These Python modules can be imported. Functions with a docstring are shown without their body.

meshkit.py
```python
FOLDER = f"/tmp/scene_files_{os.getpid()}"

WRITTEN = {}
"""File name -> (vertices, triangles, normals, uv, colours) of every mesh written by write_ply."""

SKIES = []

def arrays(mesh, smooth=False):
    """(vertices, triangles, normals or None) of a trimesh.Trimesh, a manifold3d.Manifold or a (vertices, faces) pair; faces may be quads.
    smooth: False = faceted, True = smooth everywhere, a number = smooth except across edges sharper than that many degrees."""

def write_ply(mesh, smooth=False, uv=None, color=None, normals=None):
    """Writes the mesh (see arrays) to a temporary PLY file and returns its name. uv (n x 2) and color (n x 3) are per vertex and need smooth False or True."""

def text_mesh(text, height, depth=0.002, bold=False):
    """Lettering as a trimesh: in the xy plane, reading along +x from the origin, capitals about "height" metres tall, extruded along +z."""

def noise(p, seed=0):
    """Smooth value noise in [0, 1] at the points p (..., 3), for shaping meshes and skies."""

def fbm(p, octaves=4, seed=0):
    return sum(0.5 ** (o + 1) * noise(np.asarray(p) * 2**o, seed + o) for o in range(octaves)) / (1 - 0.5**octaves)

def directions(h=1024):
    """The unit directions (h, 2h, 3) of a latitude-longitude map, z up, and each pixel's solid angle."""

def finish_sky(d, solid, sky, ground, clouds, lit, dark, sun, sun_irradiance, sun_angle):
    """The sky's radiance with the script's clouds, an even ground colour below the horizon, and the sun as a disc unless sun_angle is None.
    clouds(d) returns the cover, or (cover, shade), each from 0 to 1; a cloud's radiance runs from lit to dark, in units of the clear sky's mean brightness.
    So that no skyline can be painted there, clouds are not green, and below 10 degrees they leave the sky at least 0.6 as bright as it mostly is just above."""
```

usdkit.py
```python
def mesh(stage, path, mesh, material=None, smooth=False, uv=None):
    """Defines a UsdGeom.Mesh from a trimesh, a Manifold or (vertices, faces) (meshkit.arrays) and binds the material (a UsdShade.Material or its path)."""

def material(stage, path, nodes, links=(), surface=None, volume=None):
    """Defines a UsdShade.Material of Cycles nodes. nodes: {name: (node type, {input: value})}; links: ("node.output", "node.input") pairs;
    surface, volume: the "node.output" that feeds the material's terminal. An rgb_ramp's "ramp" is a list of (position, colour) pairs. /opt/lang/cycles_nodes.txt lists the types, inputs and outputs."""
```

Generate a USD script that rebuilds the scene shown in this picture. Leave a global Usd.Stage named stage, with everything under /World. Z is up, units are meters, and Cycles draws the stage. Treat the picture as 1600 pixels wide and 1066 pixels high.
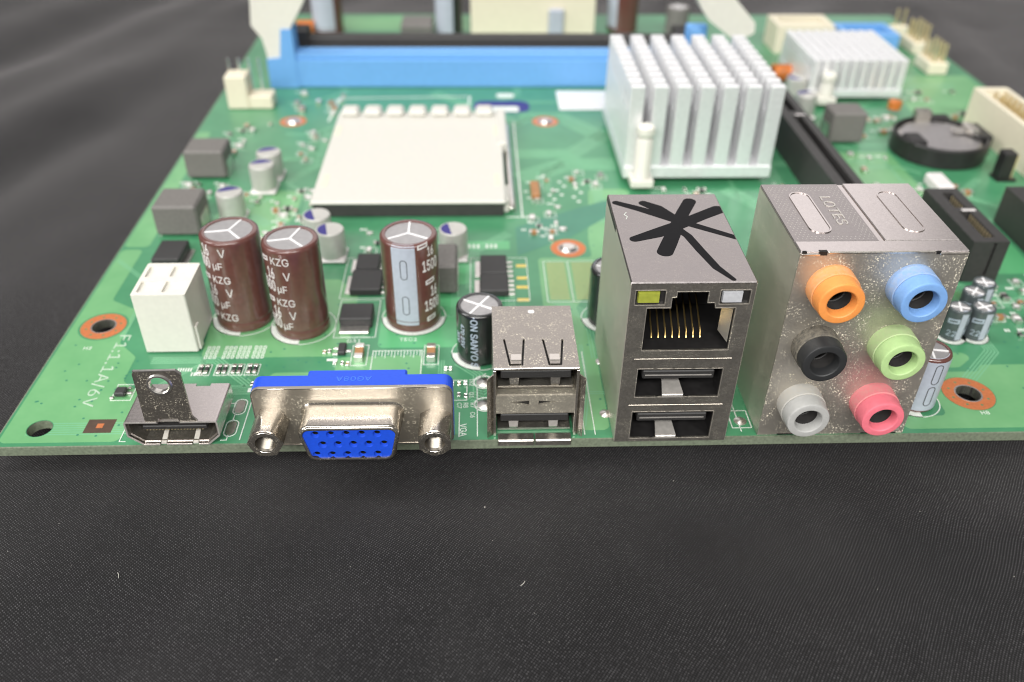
import math, random
import numpy as np, trimesh, manifold3d, usdkit, meshkit
from shapely.geometry import Polygon, LineString, Point, box as sbox
from shapely.ops import unary_union
from shapely import affinity
from pxr import Usd, UsdGeom, UsdLux, UsdShade, Gf, Sdf

random.seed(7); rng = np.random.RandomState(7)
PI = math.pi
stage = Usd.Stage.CreateInMemory()
UsdGeom.SetStageUpAxis(stage, UsdGeom.Tokens.z); UsdGeom.SetStageMetersPerUnit(stage, 1.0)
UsdGeom.Xform.Define(stage, '/World'); UsdGeom.Scope.Define(stage, '/World/Looks')
MM = 0.001                                     # the board is measured in millimetres

# ---------------------------------------------------------------- camera
cam = UsdGeom.Camera.Define(stage, '/World/camera')
pitch, yaw, roll = math.radians(36.2867), math.radians(2.5203), math.radians(0.8528)
EYE = np.array([72.96, -96.42, 89.51])
fwd = np.array([math.sin(yaw) * math.cos(pitch), math.cos(yaw) * math.cos(pitch), -math.sin(pitch)])
r0 = np.array([math.cos(yaw), -math.sin(yaw), 0]); u0 = np.cross(r0, fwd)
rt = math.cos(roll) * r0 + math.sin(roll) * u0; up = -math.sin(roll) * r0 + math.cos(roll) * u0
cam.AddTransformOp().Set(Gf.Matrix4d(*rt, 0, *up, 0, *(-fwd), 0, *(EYE * MM), 1))
cam.CreateHorizontalApertureAttr(7.6); cam.CreateVerticalApertureAttr(7.6 * 682 / 1024)
cam.CreateFocalLengthAttr(7.6 * 1350.17 / 1600)
cam.CreateClippingRangeAttr(Gf.Vec2f(0.005, 20))
cam.CreateFStopAttr(3.8); cam.CreateFocusDistanceAttr(0.121)
cam.CreateExposureAttr(-0.2)

# ---------------------------------------------------------------- lamps of the room, with added fill
def lamp(name, at, target, w, h, watts, color):
    l = UsdLux.RectLight.Define(stage, '/World/' + name)
    l.CreateWidthAttr(w); l.CreateHeightAttr(h); l.CreateNormalizeAttr(True); l.CreateIntensityAttr(watts); l.CreateColorAttr(Gf.Vec3f(*color))
    a, t = np.array(at, float), np.array(target, float)
    z = (a - t) / np.linalg.norm(a - t); x = np.cross([0, 1, 0.01], z); x /= np.linalg.norm(x); y = np.cross(z, x)
    l.AddTransformOp().Set(Gf.Matrix4d(*x, 0, *y, 0, *z, 0, *a, 1))
B = (0.08, 0.10, 0)
lamp('ceiling_tube_lamp', (-0.75, -1.55, 1.25), B, 1.5, 0.20, 13, (1.0, 0.985, 0.96))
lamp('ceiling_tube_lamp_001', (0.45, -1.45, 1.45), B, 1.5, 0.20, 12, (1.0, 0.985, 0.96))
lamp('ceiling_tube_lamp_002', (-0.5, 0.30, 1.80), B, 1.5, 0.16, 5.5, (1.0, 0.985, 0.96))
lamp('side_lamp', (-1.6, -0.2, 1.1), B, 0.8, 0.9, 6.0, (1.0, 0.985, 0.97))  # unseen soft source standing in for the light from the left
lamp('far_fill_lamp', (0.3, 2.6, 1.6), B, 2.8, 1.6, 5.5, (1.0, 0.95, 0.95))  # added fill panel, no window: gives the metal tops something bright to reflect
dome = UsdLux.DomeLight.Define(stage, '/World/room_light')
dm = usdkit.material(stage, '/World/Looks/room_air', {'b': ('background_shader', {'color': (1.0, 0.97, 0.97), 'strength': 0.17})}, surface='b.background')
UsdShade.MaterialBindingAPI.Apply(dome.GetPrim()).Bind(dm)

# ---------------------------------------------------------------- materials
MATS = {}
def mat(name, nodes, links, surface='p.BSDF'):
    MATS[name] = usdkit.material(stage, '/World/Looks/' + name, nodes, links, surface=surface); return MATS[name]
GEO = {'g': ('geometry', {}), 'mm': ('vector_math', {'math_type': 'scale', 'scale': 1000.0})}
GL = [('g.position', 'mm.vector1')]
def plain(name, color, rough=0.45, metallic=0.0, spec=0.5, coat=0.0, var=0.12, scale=1.2, bump=0.0, bscale=8.0, sss=0.0):
    """a plastic, paint or metal with slight uneven tone"""
    n = dict(GEO); L = list(GL)
    n['n'] = ('noise_texture', {'scale': scale, 'detail': 4.0})
    c = np.array(color)
    n['r'] = ('rgb_ramp', {'ramp': [(0.3, tuple(c * (1 - var))), (0.7, tuple(np.minimum(c * (1 + var), 1)))]})
    n['p'] = ('principled_bsdf', {'roughness': rough, 'metallic': metallic, 'specular_ior_level': spec, 'coat_weight': coat, 'coat_roughness': 0.09})
    L += [('mm.vector', 'n.vector'), ('n.fac', 'r.fac'), ('r.color', 'p.base_color')]
    if bump:
        n['bn'] = ('noise_texture', {'scale': bscale, 'detail': 3.0})
        n['b'] = ('bump', {'strength': bump, 'distance': 0.00005})
        L += [('mm.vector', 'bn.vector'), ('bn.fac', 'b.height'), ('b.normal', 'p.normal')]
    return mat(name, n, L)
def dusty_metal(name, color, rough=0.3, dust=0.5, dcol=(0.62, 0.56, 0.44), fine=9.0, haze=0.15):
    """plated sheet steel with a thin film of dust and separate bright grains"""
    n = dict(GEO); L = list(GL)
    n['v'] = ('noise_texture', {'scale': fine, 'detail': 1.0})
    n['m'] = ('noise_texture', {'scale': 0.45, 'detail': 3.0, 'roughness': 0.6})
    n['s1'] = ('map_range', {'from_min': 0.575, 'from_max': 0.68, 'to_min': 0.0, 'to_max': 1.0, 'clamp': True})
    n['s2'] = ('map_range', {'from_min': 0.42, 'from_max': 0.64, 'to_min': 0.12, 'to_max': 1.0, 'clamp': True})
    n['x'] = ('math', {'math_type': 'multiply'}); n['y'] = ('math', {'math_type': 'multiply_add', 'value2': dust, 'use_clamp': True})
    n['h'] = ('map_range', {'from_min': 0.30, 'from_max': 0.75, 'to_min': haze * 0.70, 'to_max': haze, 'clamp': True})
    n['p'] = ('principled_bsdf', {'base_color': color, 'metallic': 1.0, 'roughness': rough})
    n['gc'] = ('mix_color', {'a': dcol, 'b': (0.86, 0.79, 0.62)}); n['d'] = ('principled_bsdf', { 'roughness': 0.9, 'specular_ior_level': 0.3})
    n['rn'] = ('noise_texture', {'scale': 2.3, 'detail': 4.0})
    n['rr'] = ('map_range', {'from_min': 0.3, 'from_max': 0.7, 'to_min': rough * 0.92, 'to_max': rough * 1.1})
    n['mx'] = ('mix_closure', {})
    L += [('mm.vector', 'v.vector'), ('mm.vector', 'm.vector'), ('v.fac', 's1.value'), ('m.fac', 's2.value'), ('s1.result', 'x.value1'), ('s2.result', 'x.value2'),
          ('m.fac', 'h.value'), ('x.value', 'y.value1'), ('h.result', 'y.value3'), ('y.value', 'mx.fac'), ('p.BSDF', 'mx.closure1'), ('d.BSDF', 'mx.closure2'), ('x.value', 'gc.fac'), ('gc.result', 'd.base_color'),
          ('mm.vector', 'rn.vector'), ('rn.fac', 'rr.value'), ('rr.result', 'p.roughness')]
    return mat(name, n, L, 'mx.closure')

dusty_metal('nickel', (0.64, 0.60, 0.56), 0.20, 0.40, haze=0.04, fine=5.0)
dusty_metal('nickel_soft', (0.50, 0.465, 0.425), 0.20, 0.25, haze=0.05, fine=5.0)
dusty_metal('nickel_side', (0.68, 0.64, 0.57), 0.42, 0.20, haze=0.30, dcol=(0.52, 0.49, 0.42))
dusty_metal('nickel_top', (0.72, 0.665, 0.65), 0.26, 0.10, haze=0.03, fine=5.0)
dusty_metal('dark_top', (0.37, 0.34, 0.335), 0.25, 0.10, haze=0.02, fine=5.0)
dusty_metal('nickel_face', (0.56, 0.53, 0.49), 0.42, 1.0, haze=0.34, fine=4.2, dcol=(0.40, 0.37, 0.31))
dusty_metal('flange_steel', (0.50, 0.46, 0.40), 0.42, 0.50, haze=0.18, fine=4.2, dcol=(0.46, 0.41, 0.31))
dusty_metal('nickel_dark', (0.42, 0.395, 0.365), 0.30, 0.28, haze=0.12, fine=6.0, dcol=(0.45, 0.42, 0.36))
dusty_metal('nickel_lit', (0.72, 0.68, 0.63), 0.22, 0.15, haze=0.06)
dusty_metal('usb_steel', (0.40, 0.37, 0.34), 0.26, 0.60, haze=0.05, fine=4.5)
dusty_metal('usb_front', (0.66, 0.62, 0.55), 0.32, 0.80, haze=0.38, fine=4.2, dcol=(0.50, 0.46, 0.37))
plain('thread_steel', (0.22, 0.20, 0.17), 0.35, 1.0)
plain('vga_letter', (0.05, 0.17, 0.72), 0.35)
plain('clip_steel', (0.60, 0.57, 0.53), 0.38, 0.6)
plain('pale_tin', (0.72, 0.69, 0.63), 0.4, 0.25)
plain('cell_steel', (0.46, 0.44, 0.44), 0.4, 0.8)
plain('dull_steel', (0.42, 0.40, 0.36), 0.36, 1.0)
plain('bright_tin', (0.82, 0.79, 0.74), 0.28, 1.0)
plain('solder', (0.75, 0.72, 0.68), 0.32, 1.0, scale=4)
plain('gold', (0.83, 0.60, 0.24), 0.28, 1.0)
plain('pin_gold', (0.80, 0.68, 0.42), 0.45, 0.8)
plain('aluminium', (0.86, 0.86, 0.87), 0.40, 0.5, var=0.05)
plain('can_top', (0.52, 0.51, 0.51), 0.45, 0.8, var=0.06)
plain('can_side', (0.62, 0.61, 0.57), 0.50, 0.55, var=0.05)
plain('can_ink', (0.035, 0.03, 0.19), 0.5)
plain('can_base', (0.75, 0.72, 0.70), 0.5)
plain('black_plastic', (0.018, 0.017, 0.017), 0.42, var=0.2)
plain('black_dusty', (0.030, 0.029, 0.028), 0.55, var=0.3, scale=5)
plain('cavity', (0.010, 0.009, 0.008), 0.6)
plain('slot_plastic', (0.040, 0.038, 0.037), 0.50, var=0.15)
plain('slot_dark', (0.012, 0.012, 0.012), 0.6)
plain('chip_black', (0.035, 0.034, 0.034), 0.55, var=0.2, scale=3)
plain('ferrite', (0.16, 0.15, 0.14), 0.62, var=0.15, scale=2)
plain('brown_sleeve', (0.122, 0.047, 0.038), 0.26, coat=0.8, var=0.10)
plain('black_sleeve', (0.014, 0.015, 0.015), 0.25, coat=0.8)
plain('slate_sleeve', (0.075, 0.09, 0.095), 0.3, coat=0.4)
plain('stripe_grey', (0.42, 0.45, 0.52), 0.42, var=0.05)
plain('print_grey', (0.70, 0.66, 0.65), 0.5)
plain('print_blue', (0.40, 0.46, 0.54), 0.5)
plain('print_dark', (0.06, 0.06, 0.06), 0.5)
plain('silk', (0.72, 0.76, 0.70), 0.6, var=0.15, scale=3)
plain('silk_dim', (0.42, 0.55, 0.42), 0.6)
plain('sticker', (0.83, 0.82, 0.82), 0.5, var=0.03)
plain('cream_plastic', (0.74, 0.68, 0.53), 0.45, var=0.04)
plain('white_plastic', (0.70, 0.68, 0.61), 0.42, var=0.03)
plain('lid_white', (0.62, 0.605, 0.55), 0.40, var=0.02)
plain('dimm_blue', (0.15, 0.37, 0.72), 0.45, var=0.05)
plain('vga_blue', (0.012, 0.075, 0.62), 0.36, var=0.06, scale=3)
plain('copper', (0.62, 0.20, 0.075), 0.42, 0.35, var=0.10, scale=2)
plain('copper_coil', (0.62, 0.19, 0.04), 0.4, 0.3)
plain('tan_chip', (0.36, 0.18, 0.075), 0.5)
plain('pad_yellow', (0.40, 0.44, 0.20), 0.45, 0.2, var=0.12, scale=3)
plain('pad_gold', (0.80, 0.62, 0.17), 0.38, 0.5)
plain('red_ink', (0.33, 0.05, 0.05), 0.5)
plain('marker_ink', (0.004, 0.004, 0.005), 0.5, spec=0.15, var=0.3, scale=2)
for nm, c in (('orange', (0.84, 0.31, 0.075)), ('blue', (0.19, 0.37, 0.70)), ('black', (0.026, 0.027, 0.028)), ('green', (0.43, 0.62, 0.27)), ('grey', (0.42, 0.42, 0.405)), ('pink', (0.80, 0.18, 0.23))):
    plain('jack_' + nm, c, 0.45, var=0.05, bump=0.25, bscale=14)
    n = dict(GEO); cc = np.array(c)
    n['n'] = ('noise_texture', {'scale': 1.6, 'detail': 5.0, 'roughness': 0.7}); n['r'] = ('map_range', {'from_min': 0.3, 'from_max': 0.72, 'to_min': 0.06, 'to_max': 0.42, 'clamp': True})
    n['c'] = ('mix_color', {'a': c, 'b': (0.50, 0.44, 0.33), 'use_clamp': True}); n['p'] = ('principled_bsdf', {'roughness': 0.75})
    mat('jack_dusty_' + nm, n, GL + [('mm.vector', 'n.vector'), ('n.fac', 'r.value'), ('r.result', 'c.fac'), ('c.result', 'p.base_color')])
plain('led_yellow', (0.33, 0.36, 0.05), 0.35, coat=0.4)
plain('led_clear', (0.50, 0.51, 0.53), 0.25, coat=0.5)
plain('fibre_edge', (0.17, 0.20, 0.14), 0.55, var=0.25, scale=2.0)
plain('dark_brown', (0.075, 0.045, 0.03), 0.5)
plain('lint_white', (0.7, 0.68, 0.62), 0.8)
def mask_paint(name, a, b, rough=0.32):
    """solder mask over bare laminate or copper, with cloudy tone and faint fine traces"""
    n = dict(GEO); L = list(GL)
    n['n'] = ('noise_texture', {'scale': 0.09, 'detail': 5.0, 'roughness': 0.65}); n['r'] = ('rgb_ramp', {'ramp': [(0.35, a), (0.65, b)]})
    n['f'] = ('noise_texture', {'scale': 3.0, 'detail': 2.0}); n['b'] = ('bump', {'strength': 0.12, 'distance': 0.00003})
    n['p'] = ('principled_bsdf', {'roughness': rough, 'specular_ior_level': 0.5, 'coat_weight': 0.4, 'coat_roughness': 0.32})
    mat(name, n, L + [('mm.vector', 'n.vector'), ('n.fac', 'r.fac'), ('r.color', 'p.base_color'), ('mm.vector', 'f.vector'), ('f.fac', 'b.height'), ('b.normal', 'p.normal')])
mask_paint('mask_green', (0.046, 0.222, 0.102), (0.068, 0.268, 0.128))
mask_paint('mask_pour', (0.128, 0.352, 0.148), (0.17, 0.405, 0.18))
mask_paint('mask_bright', (0.085, 0.38, 0.155), (0.11, 0.42, 0.18))
mask_paint('mask_trace', (0.15, 0.40, 0.22), (0.18, 0.44, 0.25))
mask_paint('mask_teal', (0.032, 0.190, 0.115), (0.042, 0.22, 0.135))
# black woven cloth: two sets of threads crossing; highlights on the raised crossings are painted into the colour
n = dict(GEO)
n['m1'] = ('mapping', {'rotation': (0, 0, 0.62)}); n['m2'] = ('mapping', {'rotation': (0, 0, 0.62 + PI / 2 + 0.06)})
WS = 2 * PI / (20 * 0.36)
n['wob'] = ('noise_texture', {'scale': 0.05, 'detail': 2.0}); n['wv'] = ('vector_math', {'math_type': 'multiply_add', 'vector2': (2.2, 2.2, 0)})
n['w1'] = ('wave_texture', {'scale': WS, 'distortion': 0.35, 'detail_scale': 2.0}); n['w2'] = ('wave_texture', {'scale': WS * 1.12, 'distortion': 0.35, 'detail_scale': 2.0})
n['mu'] = ('math', {'math_type': 'multiply'}); n['th'] = ('noise_texture', {'scale': 2.6, 'detail': 2.0})
n['t2'] = ('map_range', {'from_min': 0.3, 'from_max': 0.7, 'to_min': 0.45, 'to_max': 1.35, 'clamp': True}); n['mv'] = ('math', {'math_type': 'multiply'})
n['r'] = ('rgb_ramp', {'ramp': [(0.0, (0.0018, 0.0018, 0.0021)), (0.35, (0.0042, 0.0041, 0.0046)), (0.8, (0.036, 0.0355, 0.0378)), (1.0, (0.115, 0.113, 0.116))]})
n['du'] = ('noise_texture', {'scale': 0.035, 'detail': 5.0, 'roughness': 0.6}); n['dr'] = ('map_range', {'from_min': 0.45, 'from_max': 0.8, 'to_min': 0.0, 'to_max': 0.02, 'clamp': True})
n['dc'] = ('mix_color', {'b': (0.5, 0.48, 0.47)})
n['b'] = ('bump', {'strength': 0.55, 'distance': 0.00010})
n['p'] = ('principled_bsdf', {'roughness': 0.7, 'specular_ior_level': 0.22, 'sheen_weight': 0.22, 'sheen_roughness': 0.45, 'sheen_tint': (1.0, 0.95, 0.95)})
mat('black_weave', n, GL + [('mm.vector', 'wob.vector'), ('wob.color', 'wv.vector1'), ('mm.vector', 'wv.vector3'), ('wv.vector', 'm1.vector'), ('wv.vector', 'm2.vector'), ('m1.vector', 'w1.vector'), ('m2.vector', 'w2.vector'),
    ('w1.fac', 'mu.value1'), ('w2.fac', 'mu.value2'), ('mm.vector', 'th.vector'), ('th.fac', 't2.value'), ('mu.value', 'mv.value1'), ('t2.result', 'mv.value2'), ('mv.value', 'r.fac'),
    ('mm.vector', 'du.vector'), ('du.fac', 'dr.value'), ('dr.result', 'dc.fac'), ('r.color', 'dc.a'), ('dc.result', 'p.base_color'), ('mu.value', 'b.height'), ('b.normal', 'p.normal')])

# ---------------------------------------------------------------- building helpers (all in mm)
USED = {}
def numbered(parent, name):
    k = USED.get((parent, name), 0); USED[(parent, name)] = k + 1
    return f'{parent}/{name}' + (f'_{k:03d}' if k else '')
def setd(prim, **kw):
    for k, v in kw.items():
        if v: prim.SetCustomDataByKey(k, v)
def thing(name, label, category, group=None, at=(0, 0, 0)):
    x = UsdGeom.Xform.Define(stage, numbered('/World', name)); x.AddTranslateOp().Set(Gf.Vec3d(*[a * MM for a in at]))
    setd(x.GetPrim(), label=label, category=category, group=group)
    return str(x.GetPath()), np.array(at, float)
def part(parent, name, label=None):
    x = UsdGeom.Xform.Define(stage, numbered(parent[0], name)); setd(x.GetPrim(), label=label)
    return str(x.GetPath()), parent[1]
def piece(parent, name, meshes, material, label=None, smooth=30, kind=None):
    ms = meshes if isinstance(meshes, list) else [meshes]
    m = trimesh.util.concatenate([tm(x) for x in ms]) if len(ms) > 1 else tm(ms[0])
    m = trimesh.Trimesh((np.array(m.vertices) - parent[1]) * MM, m.faces, process=False)
    g = usdkit.mesh(stage, numbered(parent[0], name), m, MATS[material], smooth=smooth)
    setd(g.GetPrim(), label=label, kind=kind)
    return str(g.GetPath()), parent[1]
def tm(m):
    if isinstance(m, trimesh.Trimesh): return m
    if hasattr(m, 'to_mesh'):
        q = m.to_mesh(); return trimesh.Trimesh(q.vert_properties[:, :3], q.tri_verts, process=False)
    v, f = np.asarray(m[0], float), np.asarray(m[1], int)
    if f.shape[1] == 4: f = np.vstack([f[:, [0, 1, 2]], f[:, [0, 2, 3]]])
    return trimesh.Trimesh(v, f, process=False)
def box(x0, x1, y0, y1, z0, z1, c=0.0):
    """box, its edges chamfered by c"""
    if not c:
        b = trimesh.creation.box([x1 - x0, y1 - y0, z1 - z0]); b.apply_translation([(x0 + x1) / 2, (y0 + y1) / 2, (z0 + z1) / 2]); return b
    P = []
    for x, sx in ((x0, 1), (x1, -1)):
        for y, sy in ((y0, 1), (y1, -1)):
            for z, sz in ((z0, 1), (z1, -1)):
                P += [(x, y + sy * c, z + sz * c), (x + sx * c, y, z + sz * c), (x + sx * c, y + sy * c, z)]
    return trimesh.convex.convex_hull(np.array(P))
def hull(pts): return trimesh.convex.convex_hull(np.array(pts, float))
def lathe(prof, cx, cy, cz=0.0, axis='z', n=40, a0=0.0, a1=2 * PI):
    """revolve (r, h) round the axis through (cx, cy, cz)"""
    full = abs(a1 - a0 - 2 * PI) < 1e-6
    k = n if full else n + 1
    A = a0 + (a1 - a0) * np.arange(k) / n
    V = []
    for r, h in prof:
        s, c = r * np.sin(A), -r * np.cos(A)
        V.append(np.stack([cx + s, cy + c, np.full(k, cz + h)], 1) if axis == 'z' else np.stack([cx + s, np.full(k, cy + h), cz - c], 1))
    F = []
    for i in range(len(prof) - 1):
        for j in range(n):
            a, b = i * k + j, i * k + (j + 1) % k
            F.append((a, b, b + k, a + k) if axis == 'z' else (a, a + k, b + k, b))
    return tm((np.vstack(V), F))
def prism(poly, h0, h1, plane='xy'):
    """a shapely shape made solid between h0 and h1 along the plane's normal; 'xz' runs along y, 'yz' along x"""
    out = []
    for g in getattr(poly, 'geoms', [poly]):
        if g.is_empty or g.area < 1e-9: continue
        m = trimesh.creation.extrude_polygon(g, h1 - h0, engine='earcut'); v = np.array(m.vertices); f = np.array(m.faces); v[:, 2] += h0
        if plane == 'xz': v = v[:, [0, 2, 1]]; f = f[:, ::-1]
        if plane == 'yz': v = v[:, [2, 0, 1]]
        out.append(trimesh.Trimesh(v, f, process=False))
    return trimesh.util.concatenate(out)
def rrect(x0, x1, y0, y1, r): return sbox(x0 + r, y0 + r, x1 - r, y1 - r).buffer(r, 8)
def tube(pts, r, n=8):
    pts = np.array(pts, float); V = []; F = []
    for i, p in enumerate(pts):
        t = pts[min(i + 1, len(pts) - 1)] - pts[max(i - 1, 0)]; t /= np.linalg.norm(t)
        a = np.cross(t, [0.3, 0.2, 0.93] if abs(t[2]) < 0.9 else [1, 0, 0]); a /= np.linalg.norm(a); b = np.cross(t, a)
        q = np.arange(n) * 2 * PI / n; V.append(p + r * (np.outer(np.cos(q), a) + np.outer(np.sin(q), b)))
    for i in range(len(pts) - 1):
        for j in range(n): F.append((i * n + j, i * n + (j + 1) % n, (i + 1) * n + (j + 1) % n, (i + 1) * n + j))
    m = tm((np.vstack(V), F)); ends = [hull(np.vstack([V[0], V[0].mean(0) - (pts[1] - pts[0]) * 1e-3])), hull(np.vstack([V[-1], V[-1].mean(0) + (pts[-1] - pts[-2]) * 1e-3]))]
    return trimesh.util.concatenate([m] + ends)
def lettering(text, h, origin, xd, yd, depth=0.03, bold=False, center=False):
    m = meshkit.text_mesh(text, h, depth, bold); v = np.array(m.vertices)
    if center: v[:, 0] -= (v[:, 0].max() + v[:, 0].min()) / 2
    xd, yd = np.array(xd, float), np.array(yd, float); zd = np.cross(xd, yd); zd /= np.linalg.norm(zd)
    return trimesh.Trimesh(np.array(origin) + v @ np.stack([xd, yd, zd]), m.faces, process=False)
def wrap(m, cx, cy, r):
    """lettering laid out in (angle * r, height) goes round a can"""
    m = trimesh.Trimesh(*trimesh.remesh.subdivide_to_size(m.vertices, m.faces, 0.7), process=False)
    v = np.array(m.vertices); a = v[:, 0] / r; R = r + v[:, 2]
    return trimesh.Trimesh(np.stack([cx + R * np.sin(a), cy - R * np.cos(a), v[:, 1]], 1), m.faces, process=False)
def outline(x0, x1, y0, y1, w=0.15): return sbox(x0, y0, x1, y1).difference(sbox(x0 + w, y0 + w, x1 - w, y1 - w))

# ================================================================ the cloth under the board
gx = np.concatenate([np.linspace(-900, -190, 40), np.linspace(-186, 380, 300), np.linspace(386, 1100, 40)])
gy = np.concatenate([np.linspace(-500, -130, 25), np.linspace(-127, 420, 290), np.linspace(430, 1300, 50)])
X, Y = np.meshgrid(gx, gy)
def away(x, y):   # distance outside the board's footprint
    return np.hypot(np.maximum(np.maximum(-x, x - 224), 0), np.maximum(np.maximum(-y, y - 225), 0))
D = away(X, Y)
P3 = lambda s, o=0: np.stack([X * s + o, Y * s + o * 2, 0 * X], -1)
ease = np.clip(D / 28, 0, 1) ** 1.3
u = (X * 0.93 - Y * 0.36)
warp = 30 * (meshkit.fbm(P3(1 / 110), 3, 3) - 0.5)
folds = np.sin((u + warp * 0.8) / 5.6) * 1.0 + np.sin((u * 0.83 + warp * 1.2 + 40) / 11.0) * 2.2
Z = -4.2 - 0.4 * (meshkit.fbm(P3(1 / 50), 3, 5) - 0.5)
left = np.clip(-X / 40, 0, 1) * np.clip((Y + 60) / 60, 0, 1) + np.clip((Y - 225) / 40, 0, 1) + np.clip((X - 230) / 40, 0, 1)
Z += ease * (np.clip(left, 0, 1) * folds * 0.9 + 2.4 * (meshkit.fbm(P3(1 / 65, 4), 3, 9) - 0.5))
near = np.clip((-Y) / 18, 0, 1) * np.exp(-((Y + 45) / 60) ** 2)
v2 = X * 0.80 + Y * 0.60
Z += near * (1.5 * np.sin((v2 + warp) / 15.0 - 0.6) + 0.5 * np.sin((X * 0.7 - Y * .7 + warp) / 7.0)) * np.clip(D / 14, 0, 1)
nx, ny = len(gx), len(gy)
idx = np.arange(nx * ny).reshape(ny, nx)
F = np.stack([idx[:-1, :-1], idx[:-1, 1:], idx[1:, 1:], idx[1:, :-1]], -1).reshape(-1, 4)
W = ('/World', np.zeros(3))
pc = piece(W, 'cloth', tm((np.stack([X, Y, Z], -1).reshape(-1, 3), F)), 'black_weave', smooth=True)
setd(stage.GetPrimAtPath(pc[0]), label='black woven cloth spread beneath the circuit board', category='cloth', kind='structure')
def cloth_z(x, y):
    i = np.clip(np.searchsorted(gx, x), 0, nx - 1); j = np.clip(np.searchsorted(gy, y), 0, ny - 1); return Z[j, i]
lint = []
for k in range(80):
    x, y = rng.uniform(-60, 190), rng.uniform(-42, -2)
    if k > 52: x, y = rng.uniform(-110, -4), rng.uniform(5, 230)
    s = rng.choice([0.10, 0.12, 0.16, 0.24], p=[.5, .3, .15, .05]); z = cloth_z(x, y) + 0.12
    f = trimesh.creation.icosphere(0, s / 2) if False else hull(np.array([[rng.uniform(-s, s) * .6, rng.uniform(-s, s) * .6, rng.uniform(0, s) * .4] for _ in range(6)]))
    f.apply_translation([x, y, z]); lint.append(f)
for x, y, a in ((78, -24.5, 0.8), (24, -20, 2.0), (81, -15, 1.9)):
    z = cloth_z(x, y) + 0.14; c, s = math.cos(a) * 0.45, math.sin(a) * 0.45
    lint.append(tube([(x - c, y - s, z), (x + 0.1, y, z + 0.05), (x + c, y + s + 0.1, z)], 0.035, 5))
pl = piece(W, 'lint', lint, 'lint_white', kind='stuff')
setd(stage.GetPrimAtPath(pl[0]), label='pale flecks and fibres of lint on the black cloth', category='lint')

# ================================================================ the motherboard
MB = thing('motherboard', 'green computer motherboard lying on black cloth with its coloured ports facing forward', 'motherboard')
PX, PY = 224.0, 224.5
HOLES = [(5.6, 4.2, 1.85), (6.02, 31.15, 1.95), (152.3, 9.5, 1.95), (91.0, 57.3, 1.9), (90.7, 124.5, 1.9), (23.7, 124.9, 1.9)]
board = part(MB, 'circuit_board', 'green printed circuit board with white lettering and bare copper rings')
drill = unary_union([Point(x, y).buffer(r, 16) for x, y, r in HOLES])
piece(board, 'laminate', prism(sbox(0, 0, PX, PY).difference(drill), -1.6, -0.03), 'fibre_edge')
piece(board, 'solder_mask', prism(rrect(0.2, PX - 0.2, 0.28, PY - 0.2, 0.2).difference(drill), -0.03, 0.0), 'mask_green', smooth=False)
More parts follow.
